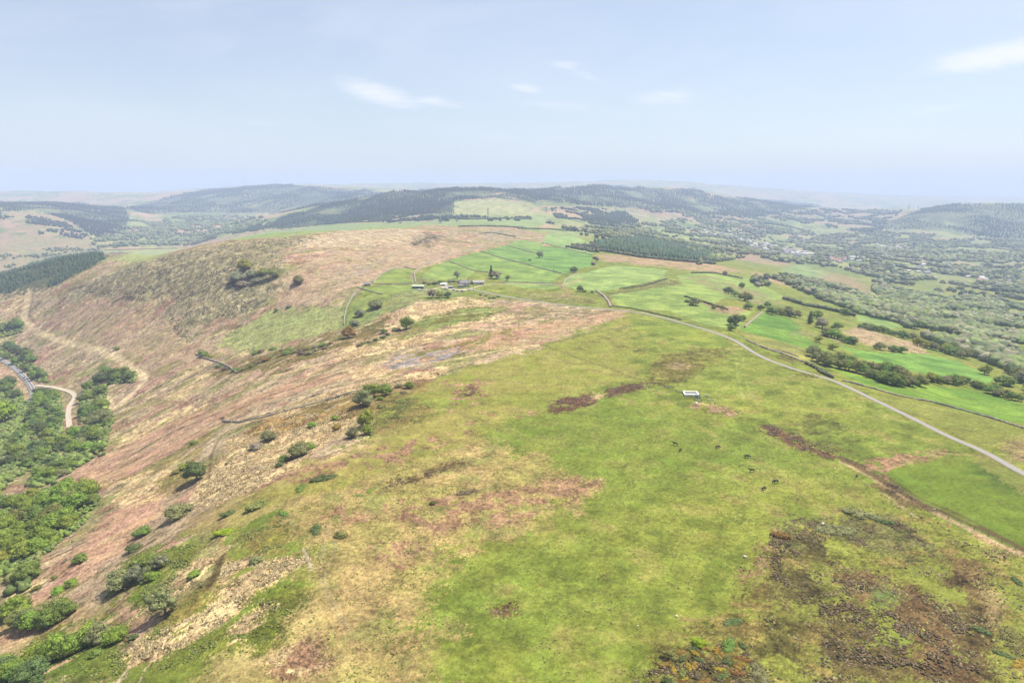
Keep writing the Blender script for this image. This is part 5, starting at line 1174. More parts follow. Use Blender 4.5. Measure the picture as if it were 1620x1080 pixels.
def hedge(label, pts, w_, h_, pal, dens=6.0, name='hedgerow', cat='hedge'):
    p = wpath(pts, 5)[:, :2]; L = np.concatenate([[0], np.cumsum(np.hypot(*np.diff(p, axis=0).T))]); n = int(L[-1]*dens/max(w_, 1)*1.2)+3
    s = NR.rand(n)*L[-1]; X_ = np.interp(s, L, p[:, 0])+NR.uniform(-.3, .3, n)*w_; Y_ = np.interp(s, L, p[:, 1])+NR.uniform(-.3, .3, n)*w_
    s_a = NR.uniform(.5, 1.25, n); merged(name, BL_V, BL_F, X_, Y_, w_*s_a, h_*s_a, palette(n, pal, .3), MIXF, .15, .25, label, cat, kind=None)
DK = [(.07,.10,.045), (.09,.11,.05), (.13,.125,.07)]
for lab, pts, w_, h_ in [
 ('line of small dark trees behind the crest of the left hill', [(440,362),(480,358),(520,354),(560,352),(600,351)], 6, 5),
 ('thin dark hedge along the far edge of the shoulder field', [(165,396),(200,395),(240,394),(280,393)], 3, 3),
 ('dark hedge on the far crest above the farm fields', [(725,359),(760,358),(800,359),(830,361)], 5, 4),
 ('dark hedge with trees between the pale far fields', [(820,362),(870,363),(905,366)], 5, 4),
 ('hedge running up the right side of the far pasture', [(960,372),(1000,378),(1050,384)], 6, 5),
 ('dark scrub edging the near side of the pasture by the stream gully', [(966,484),(1000,488),(1040,497),(1080,506)], 1.6, 1.0),
 ('scrubby hedge between the lush pasture and the pink strip', [(1085,470),(1120,480),(1150,490)], 3, 2),
 ('hedge between the two pastures beyond the stream gully', [(980,457),(1020,452),(1055,441)], 2, 1.5),
 ('dark scrub along the wall below the bright green field', [(1275,575),(1290,582),(1305,592),(1318,598)], 2.6, 2.2),
 ('dark hedge at the top of the pasture slope', [(1095,432),(1130,432),(1175,441)], 3, 2.5),
 ('long hedge down the far slope towards the valley wood', [(1240,473),(1270,483),(1300,488),(1350,500)], 6, 5),
 ('broken hedge below the pale green sloping field', [(1248,447),(1290,452),(1330,458),(1370,470)], 6, 5),
 ('dark edge of bushes under the far pale field', [(720,347),(760,347),(800,346),(840,347)], 7, 6),
 ('scrubby edge along the green plantation', [(950,397),(1010,407),(1070,413),(1130,418)], 7, 6),
 ('dark scrub on the hill crest above the straw grass', [(655,388),(665,382),(676,377),(690,376)], 3, 1.4),
 ('dark scrub dotted over the pale bluff above the farm fields', [(760,370),(775,368),(795,371),(815,375)], 4, 2),
 ]: hedge(lab, pts, w_, h_, DK)

WOOD = plain('weathered_timber', (.16,.135,.10), .9, .3, 4); WIRE = plain('fence_wire', (.14,.14,.13), .6); GALV = plain('galvanised_steel', (.42,.43,.44), .5, .15, 3, .3)
def tube_mesh(name, segs, n=5, mat=None):
    bm = bmesh.new()
    for p, q, a, b in segs:
        p = Vector(p); q = Vector(q); d = (q-p).normalized(); u = d.orthogonal().normalized(); w = d.cross(u)
        R = [[bm.verts.new(o+(u*math.cos(t*2*math.pi/n)+w*math.sin(t*2*math.pi/n))*rad) for t in range(n)] for o, rad in ((p, a), (q, b))]
        for t in range(n): bm.faces.new((R[0][t], R[0][(t+1) % n], R[1][(t+1) % n], R[1][t]))
        bm.faces.new(R[0][::-1]); bm.faces.new(R[1])
    m = bpy.data.meshes.new(name); bm.to_mesh(m); bm.free()
    if mat: m.materials.append(mat)
    return m
POSTM = tube_mesh('post', [((0, 0, -.3), (0, 0, 1.35), .11, .09)], 6, WOOD)
def fence(label, pts, spacing=4.5):
    p = wpath(pts, 5)[:, :2]; L = np.concatenate([[0], np.cumsum(np.hypot(*np.diff(p, axis=0).T))]); n = min(95, max(3, int(L[-1]/spacing)))
    s = np.linspace(0, L[-1], n); X_ = np.interp(s, L, p[:, 0]); Y_ = np.interp(s, L, p[:, 1]); Z_ = hz(X_, Y_)
    e = empty('wire_fence', (X_[0], Y_[0], Z_[0])); tag(e, label, 'fence'); segs = []
    for i in range(n):
        o = link_mesh('post', POSTM, e); o.location = (X_[i]-X_[0], Y_[i]-Y_[0], Z_[i]-Z_[0])
        if i:
            for h in (.3, .7, 1.1, 1.25): segs.append(((X_[i-1]-X_[0], Y_[i-1]-Y_[0], Z_[i-1]-Z_[0]+h), (X_[i]-X_[0], Y_[i]-Y_[0], Z_[i]-Z_[0]+h), .03, .03))
    link_mesh('wire', tube_mesh('wire', segs, 3, WIRE), e); return e
fence('long wire fence crossing the pasture from the moor to the dark heather strip', [(855,545),(890,558),(930,573),(960,582),(1000,598),(1030,607)])
fence('wire fence from the heather strip past the white pen', [(1030,607),(1050,612),(1075,620),(1098,629),(1104,632)])
fence('lower wire fence of the small paddock beside the white pen', [(1036,624),(1050,631),(1066,638),(1084,645)])
fence('wire fence from the bare earth corner down to the dark bank', [(1108,634),(1140,643),(1172,654),(1200,667),(1230,677),(1270,694),(1330,721)])
fence('wire fence beside the worn path below the mown field', [(1340,728),(1400,757),(1440,790),(1500,820),(1560,846),(1630,880)])
fence('wire fence up the rough grass from the moor edge', [(858,548),(920,530),(980,520),(1040,512)])

# ------------------------------------------------------------------ buildings
def box(bm, x0, x1, y0, y1, z0, z1):
    v = [bm.verts.new(c) for c in ((x0,y0,z0),(x1,y0,z0),(x1,y1,z0),(x0,y1,z0),(x0,y0,z1),(x1,y0,z1),(x1,y1,z1),(x0,y1,z1))]
    for f in ((0,3,2,1),(4,5,6,7),(0,1,5,4),(1,2,6,5),(2,3,7,6),(3,0,4,7)): bm.faces.new([v[i] for i in f])
def bmesh_obj(name, fn, mat, parent=None, loc=(0,0,0)):
    bm = bmesh.new(); fn(bm); m = bpy.data.meshes.new(name); bm.to_mesh(m); bm.free(); o = link_mesh(name, m, parent, mat); o.location = loc; return o
def gable_walls(bm, L, Wd, e, r):
    x, y = L/2, Wd/2
    b = [bm.verts.new(c) for c in ((-x,-y,-.6),(x,-y,-.6),(x,y,-.6),(-x,y,-.6))]; t = [bm.verts.new(c) for c in ((-x,-y,e),(x,-y,e),(x,y,e),(-x,y,e))]
    g0 = bm.verts.new((-x, 0, r)); g1 = bm.verts.new((x, 0, r))
    bm.faces.new((b[0], b[1], t[1], t[0])); bm.faces.new((b[2], b[3], t[3], t[2])); bm.faces.new((b[1], b[2], t[2], g1, t[1])); bm.faces.new((b[3], b[0], t[0], g0, t[3])); bm.faces.new(b[::-1])
def gable_roof(bm, L, Wd, e, r, ov=.4, th=.22):
    x = L/2+ov; y = Wd/2+ov; ez = e-(r-e)*ov/(Wd/2)
    for s in (-1, 1):
        lo = [(-x, s*y, ez+.03), (x, s*y, ez+.03), (x, 0, r+.03), (-x, 0, r+.03)]; v = [bm.verts.new(c) for c in lo]+[bm.verts.new((c[0], c[1], c[2]+th)) for c in lo]
        for f in ((0,3,2,1),(4,5,6,7),(0,1,5,4),(1,2,6,5),(2,3,7,6),(3,0,4,7)): bm.faces.new([v[i] for i in f])
SLATE = plain('grey_slate', (.17,.16,.175), .7, .25, 1.5); REND = plain('pale_render', (.50,.44,.38), .9, .12, .8); RUB = plain('rubble_stone', (.27,.24,.20), .95, .35, 1.8)
GLASS = plain('window_glass', (.04,.05,.06), .15); DOORM = plain('painted_door', (.10,.13,.10), .6); BRICK = plain('chimney_brick', (.26,.15,.11), .9, .2, 3); GREENR = plain('green_white_sheeting', (.34,.40,.28), .6, .2, .3); DKTIM_SHADE = plain('dark_timber_and_shade', (.07,.065,.055), .9, .2, 2); TINR = plain('corrugated_grey_roof', (.28,.27,.27), .6, .2, .5)  # the dark timber colour also serves as painted shade in the barn bays
def building(name, label, px, py, L, Wd, e, r, rz, wallm, roofm, wins=(), doors=(), chim=(), cat='house', shade_panel=None, dz=0):
    p = gp(px, py); z = float(hz(p[0], p[1]))
    o = empty(name, (p[0], p[1], z+dz), rz); tag(o, label, cat)
    bmesh_obj('wall', lambda bm: gable_walls(bm, L, Wd, e, r), wallm, o); rf = bmesh_obj('roof', lambda bm: gable_roof(bm, L, Wd, e, r), roofm, o)
    for (x_, z_, w_, h_, s_) in wins:
        wd = bmesh_obj('window', lambda bm: (box(bm, -w_/2-.1, -w_/2, -.06, .06, -h_/2, h_/2), box(bm, w_/2, w_/2+.1, -.06, .06, -h_/2, h_/2), box(bm, -w_/2-.1, w_/2+.1, -.08, .08, -h_/2-.12, -h_/2), box(bm, -w_/2-.1, w_/2+.1, -.06, .06, h_/2, h_/2+.1)), WHITE, o, (x_, s_*(Wd/2+.03), z_))
        bmesh_obj('pane', lambda bm: (box(bm, -w_/2, w_/2, -.02, .02, -h_/2, h_/2)), GLASS, wd)
    for (x_, w_, h_, s_) in doors: bmesh_obj('door', lambda bm: box(bm, -w_/2, w_/2, -.05, .05, 0, h_), DOORM, o, (x_, s_*(Wd/2+.03), 0))
    for x_ in chim: bmesh_obj('chimney', lambda bm: (box(bm, -.45, .45, -.35, .35, -.6, 1.2), box(bm, -.52, .52, -.42, .42, 1.2, 1.35)), BRICK, rf, (x_, 0, r))
    if shade_panel: bmesh_obj('shade_panel', lambda bm: [box(bm, a, b, -.08, .05, 0.1, e-.4) for a, b in shade_panel], DKTIM_SHADE, o, (0, -Wd/2-.02, 0))  # dark panels on the closed front wall, painting in the shade of open bays
    return o
building('farmhouse', 'pink-grey two-storey farmhouse with slate roof and chimneys beside the lane end', 735, 453.5, 12, 7, 5.2, 8.2, math.radians(14), REND, SLATE,
         [(-4, 1.6, 1.2, 1.3, -1), (4, 1.6, 1.2, 1.3, -1), (-4, 4.1, 1.2, 1.1, -1), (0, 4.1, 1.2, 1.1, -1), (4, 4.1, 1.2, 1.1, -1), (-3, 4.1, 1.1, 1.1, 1), (3, 1.6, 1.1, 1.1, 1)], [(0, 1.1, 2.1, -1)], (-5, 5))
building('lean_to', 'low stone lean-to against the left gable of the farmhouse', 729, 454.5, 4.5, 4.5, 2.4, 3.6, math.radians(14), RUB, SLATE, [(0, 1.4, .8, .8, -1)], [(1.4, .9, 1.9, -1)], cat='outbuilding')
building('long_outbuilding', 'long low whitewashed farm building with grey roof right of the farmhouse', 757, 449.5, 14, 5.5, 2.8, 4.9, math.radians(8), REND, TINR, [(-5, 1.5, 1, .9, -1), (0, 1.5, 1, .9, -1), (5, 1.5, 1, .9, -1)], [(2.5, 1.1, 2, -1)], cat='outbuilding')
building('barn', 'open-fronted barn with pale green sheet roof at the left of the farmyard', 662, 456, 14, 7, 2.8, 4.0, math.radians(-3), RUB, GREENR, shade_panel=[(-6.4, -2.4), (-2, 2), (2.4, 6.4)], cat='barn')
building('stone_shed', 'small grey stone shed alone on the moor edge left of the farm', 581, 452, 7, 5, 2.6, 4.2, math.radians(18), RUB, SLATE, [(1.5, 1.5, .8, .8, -1)], [(-1.2, 1, 1.9, -1)], cat='shed')
building('stable', 'low white-roofed farm shed at the back of the yard', 702, 452, 8, 5, 2.4, 3.2, math.radians(10), REND, plain('white_sheet_roof', (.62,.60,.58), .6), doors=[(0, 2.2, 2, -1)], cat='shed')
building('tool_shed', 'small dark shed in the middle of the farmyard', 713, 456, 5, 3.5, 2.1, 2.9, math.radians(-8), DKTIM_SHADE, TINR, doors=[(0, 1.2, 1.8, -1)], cat='shed')
building('stone_ruin', 'small grey stone building beside the wood at the left edge', 44, 718, 7.5, 4.5, 2.2, 3.6, math.radians(20), RUB, TINR, [(1, 1.3, .7, .7, -1)], [(-1.6, .9, 1.8, -1)], cat='building')
building('roadside_hut', 'low pale hut in a gap of the trees at the far left edge', 15, 726, 7, 4, 1.8, 2.6, math.radians(12), REND, TINR, doors=[(0, 1.1, 1.6, -1)], cat='hut')

# village houses: walls and roof in one mesh each, at two or three pixels apiece
RED = plain('red_tiles', (.30,.17,.13), .8); VW = plain('village_render', (.50,.46,.43), .9); VR = plain('village_slate', (.20,.20,.23), .7)
def house_mesh(L, Wd, e, r, roofm):
    bm = bmesh.new(); gable_walls(bm, L, Wd, e, r); n = len(bm.faces); gable_roof(bm, L, Wd, e, r); bm.faces.ensure_lookup_table()
    for f in bm.faces[n:]: f.material_index = 1
    m = bpy.data.meshes.new('village_house'); bm.to_mesh(m); bm.free(); m.materials.append(VW); m.materials.append(roofm); return m
HM = [house_mesh(9, 7, 5, 8, VR), house_mesh(22, 8, 5, 8, VR), house_mesh(12, 8, 5, 7.5, RED), house_mesh(16, 8, 5, 8, VW)]
HL = ['small slate-roofed', 'long slate-roofed', 'red-roofed', 'pale-roofed']
def village(poly, n, kinds, where, group):
    for k in range(n):
        px, py = in_poly_px(poly); p = gp(px, py); i = rnd.choice(kinds)
        o = link_mesh('village_house', HM[i]); o.location = (p[0], p[1], float(hz(p[0], p[1]))); o.rotation_euler = (0, 0, rnd.choice([.3, .35, .25, 1.9]))
        o.scale = (1.15, 1.15, 1.1); tag(o, '%s house %s' % (HL[i], where), 'house', group)
village([(1165,376),(1200,384),(1245,393),(1285,403),(1270,407),(1220,399),(1170,388)], 110, [0, 0, 1, 3], 'in the dense terraces of the distant village', 'houses of the distant village terraces')
village([(1100,366),(1130,362),(1180,370),(1170,380),(1120,374)], 22, [0, 3], 'in the tree-filled left end of the distant village', 'houses at the left end of the village')
village([(1312,403),(1330,400),(1345,412),(1330,417),(1312,414)], 24, [2, 2, 0], 'in the right cluster of the village down the valley', 'houses of the right village cluster')
village([(1345,404),(1372,410),(1368,414),(1345,410)], 6, [3, 1], 'in the row right of the red-roofed cluster', 'houses right of the red-roofed cluster')
village([(1325,375),(1345,376),(1345,386),(1325,384)], 8, [0, 2], 'in the hamlet above the village', 'houses of the hamlet above the village')
village([(1380,372),(1420,365),(1440,400),(1540,430),(1620,440),(1620,455),(1500,440),(1420,425),(1380,400)], 42, [0, 1, 3, 2], 'dotted thinly through the right-hand valley woods', 'houses dotted through the valley woods')
SHEDM = house_mesh(34, 15, 6, 8, VW)
for px, py, lab in [(1347,412,'large white shed at the edge of the village'), (1358,414,'second large white shed right of the village'), (1436,430,'white shed beside dark conifers in the valley'), (1452,431,'long pale shed right of the dark valley conifers'), (1538,438,'tall white farm building alone in the far valley woods'), (1530,439,'pale farm building left of the tall white one in the valley'), (1230,352,'small pale building at the foot of the straight hillside track')]:
    p = gp(px, py); o = link_mesh('farm_shed', SHEDM); o.location = (p[0], p[1], float(hz(p[0], p[1]))); o.rotation_euler = (0, 0, rnd.uniform(0, .6)); o.scale = (.55, .6, .8); tag(o, lab, 'shed')

# ------------------------------------------------------------------ wind turbines, masts, poles
TW = plain('turbine_white', (.75,.76,.78), .5)
def turbine(label, px, top_py, Y, ang):
    u, dy, dz = ray(px, top_py); x_ = u/dy*Y; z0 = float(hz(x_, Y)); hub = ZC+Y*dz/dy; H = max(55.0, min(hub-z0, 105)); z0 = hub-H
    e = empty('wind_turbine', (x_, Y, z0), -x_/Y); tag(e, label, 'wind turbine')
    link_mesh('tower', tube_mesh('tower', [((0, 0, -30), (0, 0, H), 4.0, 2.6)], 8, TW), e)
    link_mesh('nacelle', tube_mesh('nacelle', [((0, -5, H+1), (0, 7, H+1), 2.4, 2.2)], 6, TW), e)
    for k in range(3):
        a = ang+k*2*math.pi/3; c = Vector((math.sin(a), 0, math.cos(a)))
        link_mesh('blade', tube_mesh('blade', [(Vector((0, -6, H+1)), Vector((0, -6, H+1))+c*14, 1.4, 2.0), (Vector((0, -6, H+1))+c*14, Vector((0, -6, H+1))+c*46, 2.0, .5)], 4, TW), e)
for i, (px, ty, Y, lab) in enumerate([
 (205,299,8800,'lone white wind turbine at the left end of the skyline'), (252,298,8800,'second wind turbine from the left, above the pale far moor'), (283,296,8900,'left one of the close pair of turbines left of the long ridge'), (291,295,8900,'right one of the close pair of turbines left of the long ridge'), (303,297,9000,'faint wind turbine just right of the close pair'),
 (357,288,8300,'tall turbine alone on the left flank of the long ridge'), (386,285,8300,'left of two tall turbines near the middle of the long ridge'), (391,284,8300,'right of two tall turbines near the middle of the long ridge'), (413,287,8500,'turbine between the two pairs on the long ridge'),
 (437,286,8500,'left of two turbines on the highest part of the ridge'), (441,287,8700,'right of two turbines on the highest part of the ridge'), (482,289,8600,'left of the rightmost pair of turbines on the ridge'), (488,290,8600,'right of the rightmost pair of turbines on the ridge')]):
    turbine(lab, px, ty, Y, rnd.uniform(0, 2))
def lattice(name, label, px, py, H, w0, w1, arms, cat, mat, thick=.25, Y=None, levels=7, dish=False):
    if Y: u, dy, dz = ray(px, py); x_ = u/dy*Y; p = (x_, Y)
    else: p = gp(px, py)[:2]
    z = float(hz(p[0], p[1])); e = empty(name, (p[0], p[1], z), .4); tag(e, label, cat)
    legs = []; br = []
    f = lambda t: (w0+(w1-w0)*t)/2
    C4 = [(-1, -1), (1, -1), (1, 1), (-1, 1)]
    for sx, sy in C4: link_mesh('leg', tube_mesh('leg', [((sx*f(0), sy*f(0), -.5), (sx*f(1), sy*f(1), H), thick, thick*.7)], 4, mat), e)
    for k in range(levels):
        a, b = k/levels, (k+1)/levels
        for i in range(4):
            p0, p1 = C4[i], C4[(i+1) % 4]
            br.append(((p0[0]*f(a), p0[1]*f(a), H*a), (p1[0]*f(b), p1[1]*f(b), H*b), thick*.5, thick*.5)); br.append(((p1[0]*f(a), p1[1]*f(a), H*a), (p0[0]*f(b), p0[1]*f(b), H*b), thick*.5, thick*.5))
    link_mesh('bracing', tube_mesh('bracing', br, 3, mat), e)
    for (t, w_) in arms: link_mesh('crossarm', tube_mesh('crossarm', [((-w_, 0, H*t), (w_, 0, H*t), thick*.8, thick*.8), ((-w_, 0, H*t), (0, 0, H*(t+.06)), thick*.5, thick*.5), ((w_, 0, H*t), (0, 0, H*(t+.06)), thick*.5, thick*.5)], 4, mat), e)
    if dish: link_mesh('antenna_panel', tube_mesh('antenna_panel', [((sx*1.3, sy*1.3, H-4), (sx*1.3, sy*1.3, H+.5), .45, .45) for sx, sy in C4]+[((0, 0, H-1), (0, 0, H+3), .15, .1)], 6, TW), e)
    return e
lattice('telecom_mast', 'pale lattice telecom mast rising behind the conifer shoulder at left', 143, 395, 28, 3.2, 1.6, [], 'mast', GALV, .28, dish=True)
PYL = plain('pylon_steel', (.30,.32,.34), .6)
lattice('lattice_pylon', 'left pylon of two on the far moor near the right-hand hill', 1437, 333, 52, 12, 3, [(.7, 11), (.82, 9), (.94, 7)], 'pylon', PYL, 1.3, 6800)
lattice('lattice_pylon', 'right pylon of two on the far moor near the right-hand hill', 1452, 334, 48, 11, 3, [(.7, 11), (.82, 9), (.94, 7)], 'pylon', PYL, 1.1, 6900)
lattice('lattice_pylon', 'pylon in the middle of the pale far hill field', 772, 340, 27, 6, 1.6, [(.7, 6), (.85, 5)], 'pylon', PYL, .5)
lattice('lattice_pylon', 'pylon on the green pasture left of the pale far hill field', 697, 353, 25, 6, 1.6, [(.7, 6), (.85, 5)], 'pylon', PYL, .5)
lattice('lattice_pylon', 'pylon at the right of the pale far hill field by the plantation', 864, 336, 27, 6, 1.6, [(.7, 6), (.85, 5)], 'pylon', PYL, .5)
for px, py, lab in [(41,728,'wooden pole right of the two beside the small stone building'), (20,733,'wooden pole left of the two beside the small stone building'), (149,672,'lone wooden pole on the slope right of the side road'), (749,461,'wooden pole where the lane enters the farmyard'), (876,433,'thin wooden pole in the bright field beyond the farm')]:
    p = gp(px, py); e = empty('utility_pole', (p[0], p[1], float(hz(p[0], p[1]))), .5); tag(e, lab, 'pole')
    link_mesh('pole', tube_mesh('pole', [((0, 0, -.5), (0, 0, 8.5), .2, .14)], 7, DKTIM_SHADE), e); link_mesh('crossarm', tube_mesh('crossarm', [((-1, 0, 7.9), (1, 0, 7.9), .09, .09)]+[((s_*.9, 0, 7.9), (s_*.9, 0, 8.25), .07, .05) for s_ in (-1, 1)], 5, DKTIM_SHADE), e)

# ------------------------------------------------------------------ vehicles
TYRE = plain('tyre_rubber', (.03,.03,.03), .9)
def hull(name, prof, w, mat):
    bm = bmesh.new(); n = len(prof)
    A_ = [bm.verts.new((x_, -w/2*k, z_)) for x_, z_, k in prof]; B_ = [bm.verts.new((x_, w/2*k, z_)) for x_, z_, k in prof]
    bm.faces.new(A_[::-1]); bm.faces.new(B_)
    for i in range(n): j = (i+1) % n; bm.faces.new((A_[i], A_[j], B_[j], B_[i]))
    bmesh.ops.recalc_face_normals(bm, faces=bm.faces); m = bpy.data.meshes.new(name); bm.to_mesh(m); bm.free(); m.materials.append(mat); return m
def vehicle(name, label, cat, px, py, rz, paint_, van=False, xy=None):
    p = gp(px, py); z = float(hz(p[0], p[1])); e = empty(name, (p[0], p[1], z+.2), rz); tag(e, label, cat)
    if van:
        link_mesh('body', hull('body', [(-2.5,.35,1),(2.4,.35,1),(2.5,.9,1),(1.9,1.15,1),(1.4,2.0,.92),(-2.4,2.1,.92),(-2.5,1.2,1)], 1.9, paint_), e)
        link_mesh('windscreen', hull('windscreen', [(1.93,1.15,1),(1.42,1.98,1),(1.38,1.98,1),(1.5,1.15,1)], 1.78, GLASS), e)
    else:
        link_mesh('body', hull('body', [(-2.1,.3,1),(2.05,.3,1),(2.15,.7,1),(1.1,.92,1),(-1.75,.98,1),(-2.15,.85,1)], 1.75, paint_), e)
        link_mesh('window_band', hull('window_band', [(1.0,.93,1),(.35,1.38,.84),(-1.2,1.4,.84),(-1.75,.98,1)], 1.6, GLASS), e); link_mesh('roof', hull('roof', [(.35,1.385,1),(.25,1.45,.95),(-1.1,1.47,.95),(-1.2,1.405,1)], 1.36, paint_), e)
    for sx in (-1.35, 1.35):
        for sy in (-.85, .85):
            o = link_mesh('wheel', tube_mesh('wheel', [((0, -.11, 0), (0, .11, 0), .33, .33)], 10, TYRE), e); o.location = (sx, sy, .33)
    for sy in (-.6, .6): o = link_mesh('headlight', tube_mesh('headlight', [((0, 0, 0), (.06, 0, 0), .13, .11)], 6, WHITE), e); o.location = (2.1 if not van else 2.45, sy, .6)
    return e
CP_ = {k: plain('car_paint_'+k, c, .35) for k, c in dict(white=(.72,.72,.72), dark=(.05,.055,.07), blue=(.08,.12,.22), silver=(.42,.43,.45), red=(.30,.05,.04)).items()}
vehicle('parked_car', 'white car driving round the bend of the main road at left', 'car', 50, 624, 1.8, CP_['white'])
vehicle('parked_car', 'dark car farther up the main road at left', 'car', 38, 598, 2.3, CP_['dark'])
vehicle('parked_van', 'white van parked in front of the open barn', 'van', 664, 460, .3, CP_['white'], True)
vehicle('parked_van', 'white van at the back corner of the farmyard', 'van', 706, 454, .8, CP_['white'], True)
vehicle('parked_car', 'dark car at the left end of the yard row', 'car', 705, 458, .2, CP_['dark'])
vehicle('parked_car', 'silver car in the middle of the farmyard', 'car', 718, 459.5, -.2, CP_['silver'])
vehicle('parked_car', 'blue car at the front of the farmyard', 'car', 724, 461, .1, CP_['blue'])
vehicle('parked_car', 'dark car right of the blue one in the farmyard', 'car', 731, 461, .15, CP_['dark'])
vehicle('parked_car', 'white car by the farmyard entrance', 'car', 742, 459.5, .3, CP_['white'])

# ------------------------------------------------------------------ the white pen and things round it
CONC = plain('whitewashed_concrete', (.72,.71,.68), .8, .08, 2); CONCD = plain('stained_concrete_floor', (.30,.30,.28), .9, .3, 1)
p = gp(1093, 624); e = empty('livestock_pen', (p[0], p[1], float(hz(p[0], p[1]))+.02), math.radians(-6)); tag(e, 'white-walled rectangular concrete pen on the green pasture', 'pen')
Lx, Ly, hw, tw = 8.6, 7.2, 1.1, .75
bmesh_obj('floor', lambda bm: box(bm, -Lx/2, Lx/2, -Ly/2, Ly/2, -.5, .12), CONCD, e)
for a, b, c, d in ((-Lx/2, Lx/2, -Ly/2, -Ly/2+tw*1.7), (-Lx/2, Lx/2, Ly/2-tw, Ly/2), (-Lx/2, -Lx/2+tw, -Ly/2+tw*1.7, Ly/2-tw), (Lx/2-tw, Lx/2, -Ly/2+tw*1.7, Ly/2-tw)):
    bmesh_obj('wall', lambda bm: box(bm, a, b, c, d, .12, hw), CONC, e)
bmesh_obj('partition', lambda bm: box(bm, -2.6, 2.4, -.3, .3, .12, .7), CONCD, e)
p = gp(1118, 627); e = empty('ring_feeder', (p[0], p[1], float(hz(p[0], p[1])))); tag(e, 'small round galvanised cattle feeder right of the white pen', 'feeder')
def ringm(z): return [((1.1*math.cos(a), 1.1*math.sin(a), z), (1.1*math.cos(a+.45), 1.1*math.sin(a+.45), z), .06, .06) for a in np.arange(0, 6.28, .4488)]
link_mesh('lower_ring', tube_mesh('lower_ring', ringm(.15)+ringm(.5), 4, GALV), e); link_mesh('upper_ring', tube_mesh('upper_ring', ringm(1.1), 4, GALV), e)
link_mesh('upright', tube_mesh('upright', [((1.1*math.cos(a), 1.1*math.sin(a), 0), (1.1*math.cos(a), 1.1*math.sin(a), 1.1), .04, .04) for a in np.arange(0, 6.28, .52)], 4, GALV), e)
link_mesh('hay', crown_mesh('hay', [((0, 0, .3), (.85, .85, .4))], 120, .12, 5), e, FM['bare'])
p = gp(1125, 633); e = empty('feed_trough', (p[0], p[1], float(hz(p[0], p[1]))), -.3); tag(e, 'long narrow cream feed trough lying in the grass', 'trough')
CREAM = plain('cream_plastic', (.62,.60,.40), .6)
bmesh_obj('trough_body', lambda bm: (box(bm, -1.7, 1.7, -.35, -.28, .12, .5), box(bm, -1.7, 1.7, .28, .35, .12, .5), box(bm, -1.7, 1.7, -.35, .35, .05, .12), box(bm, -1.7, -1.62, -.28, .28, .12, .5), box(bm, 1.62, 1.7, -.28, .28, .12, .5)), CREAM, e)
for s_ in (-1.3, 1.3): bmesh_obj('leg', lambda bm: box(bm, s_-.08, s_+.08, -.4, .4, -.2, .05), CREAM, e)
def gate(label, px, py, rz, L=3.6):
    p = gp(px, py); e = empty('field_gate', (p[0], p[1], float(hz(p[0], p[1]))), rz); tag(e, label, 'gate')
    link_mesh('frame', tube_mesh('frame', [((0, 0, z_), (L, 0, z_), .05, .05) for z_ in (.2, 1.3)]+[((x_, 0, .2), (x_, 0, 1.3), .05, .05) for x_ in (0, L/2, L)], 5, GALV), e)
    link_mesh('bar', tube_mesh('bar', [((0, 0, z_), (L, 0, z_), .035, .035) for z_ in (.45, .7, .95)]+[((0, 0, .2), (L, 0, 1.3), .03, .03)], 4, GALV), e)
    for x_ in (-.15, L+.15): o = link_mesh('post', POSTM, e); o.location = (x_, 0, 0); o.scale = (1.6, 1.6, 1.1)
gate('grey metal gate closing the corner of the small paddock', 1100, 633, -.6); gate('grey metal gate at the top of the bare earth patch', 1104, 631, .9, 3.0); gate('metal gate in the fence left of the white pen', 1071, 620, -.5, 3.0)
gate('metal gate at the end of the dark heather strip', 1052, 613, -.5, 3.0)
p = gp(1101, 639); e = empty('bulk_bag', (p[0], p[1], float(hz(p[0], p[1]))), .3); tag(e, 'white bulk bag standing on bare earth by the gates', 'bag')
link_mesh('sack', crown_mesh('sack', [((0, 0, .55), (.75, .7, .7)), ((0, 0, .25), (.8, .8, .4))], 4, .01, 9, 1.0), e, WHITE); link_mesh('loop', tube_mesh('loop', [((a, b, 1.0), (a*.5, b*.5, 1.45), .04, .04) for a in (-.5, .5) for b in (-.5, .5)], 4, WHITE), e)
p = gp(1101, 631); e = empty('cattle_crush', (p[0]+1.5, p[1]+2, float(hz(p[0]+1.5, p[1]+2))), -.5); tag(e, 'dark blue-grey metal cattle crush behind the gates', 'cattle crush')
BLUE = plain('blue_grey_steel', (.10,.13,.17), .6)
for s_ in (-.5, .5): link_mesh('side_rail', tube_mesh('side_rail', [((-1.4, s_, z_), (1.4, s_, z_), .06, .06) for z_ in (.3, .7, 1.1, 1.5, 1.9)]+[((x_, s_, 0), (x_, s_, 2), .07, .07) for x_ in (-1.4, 0, 1.4)], 5, BLUE), e)
bmesh_obj('floor_plate', lambda bm: box(bm, -1.4, 1.4, -.5, .5, .02, .1), BLUE, e); link_mesh('head_yoke', tube_mesh('head_yoke', [((1.4, -.5, 2), (1.4, .5, 2), .08, .08), ((1.4, -.15, .1), (1.4, -.15, 2), .06, .06), ((1.4, .15, .1), (1.4, .15, 2), .06, .06)], 5, BLUE), e)

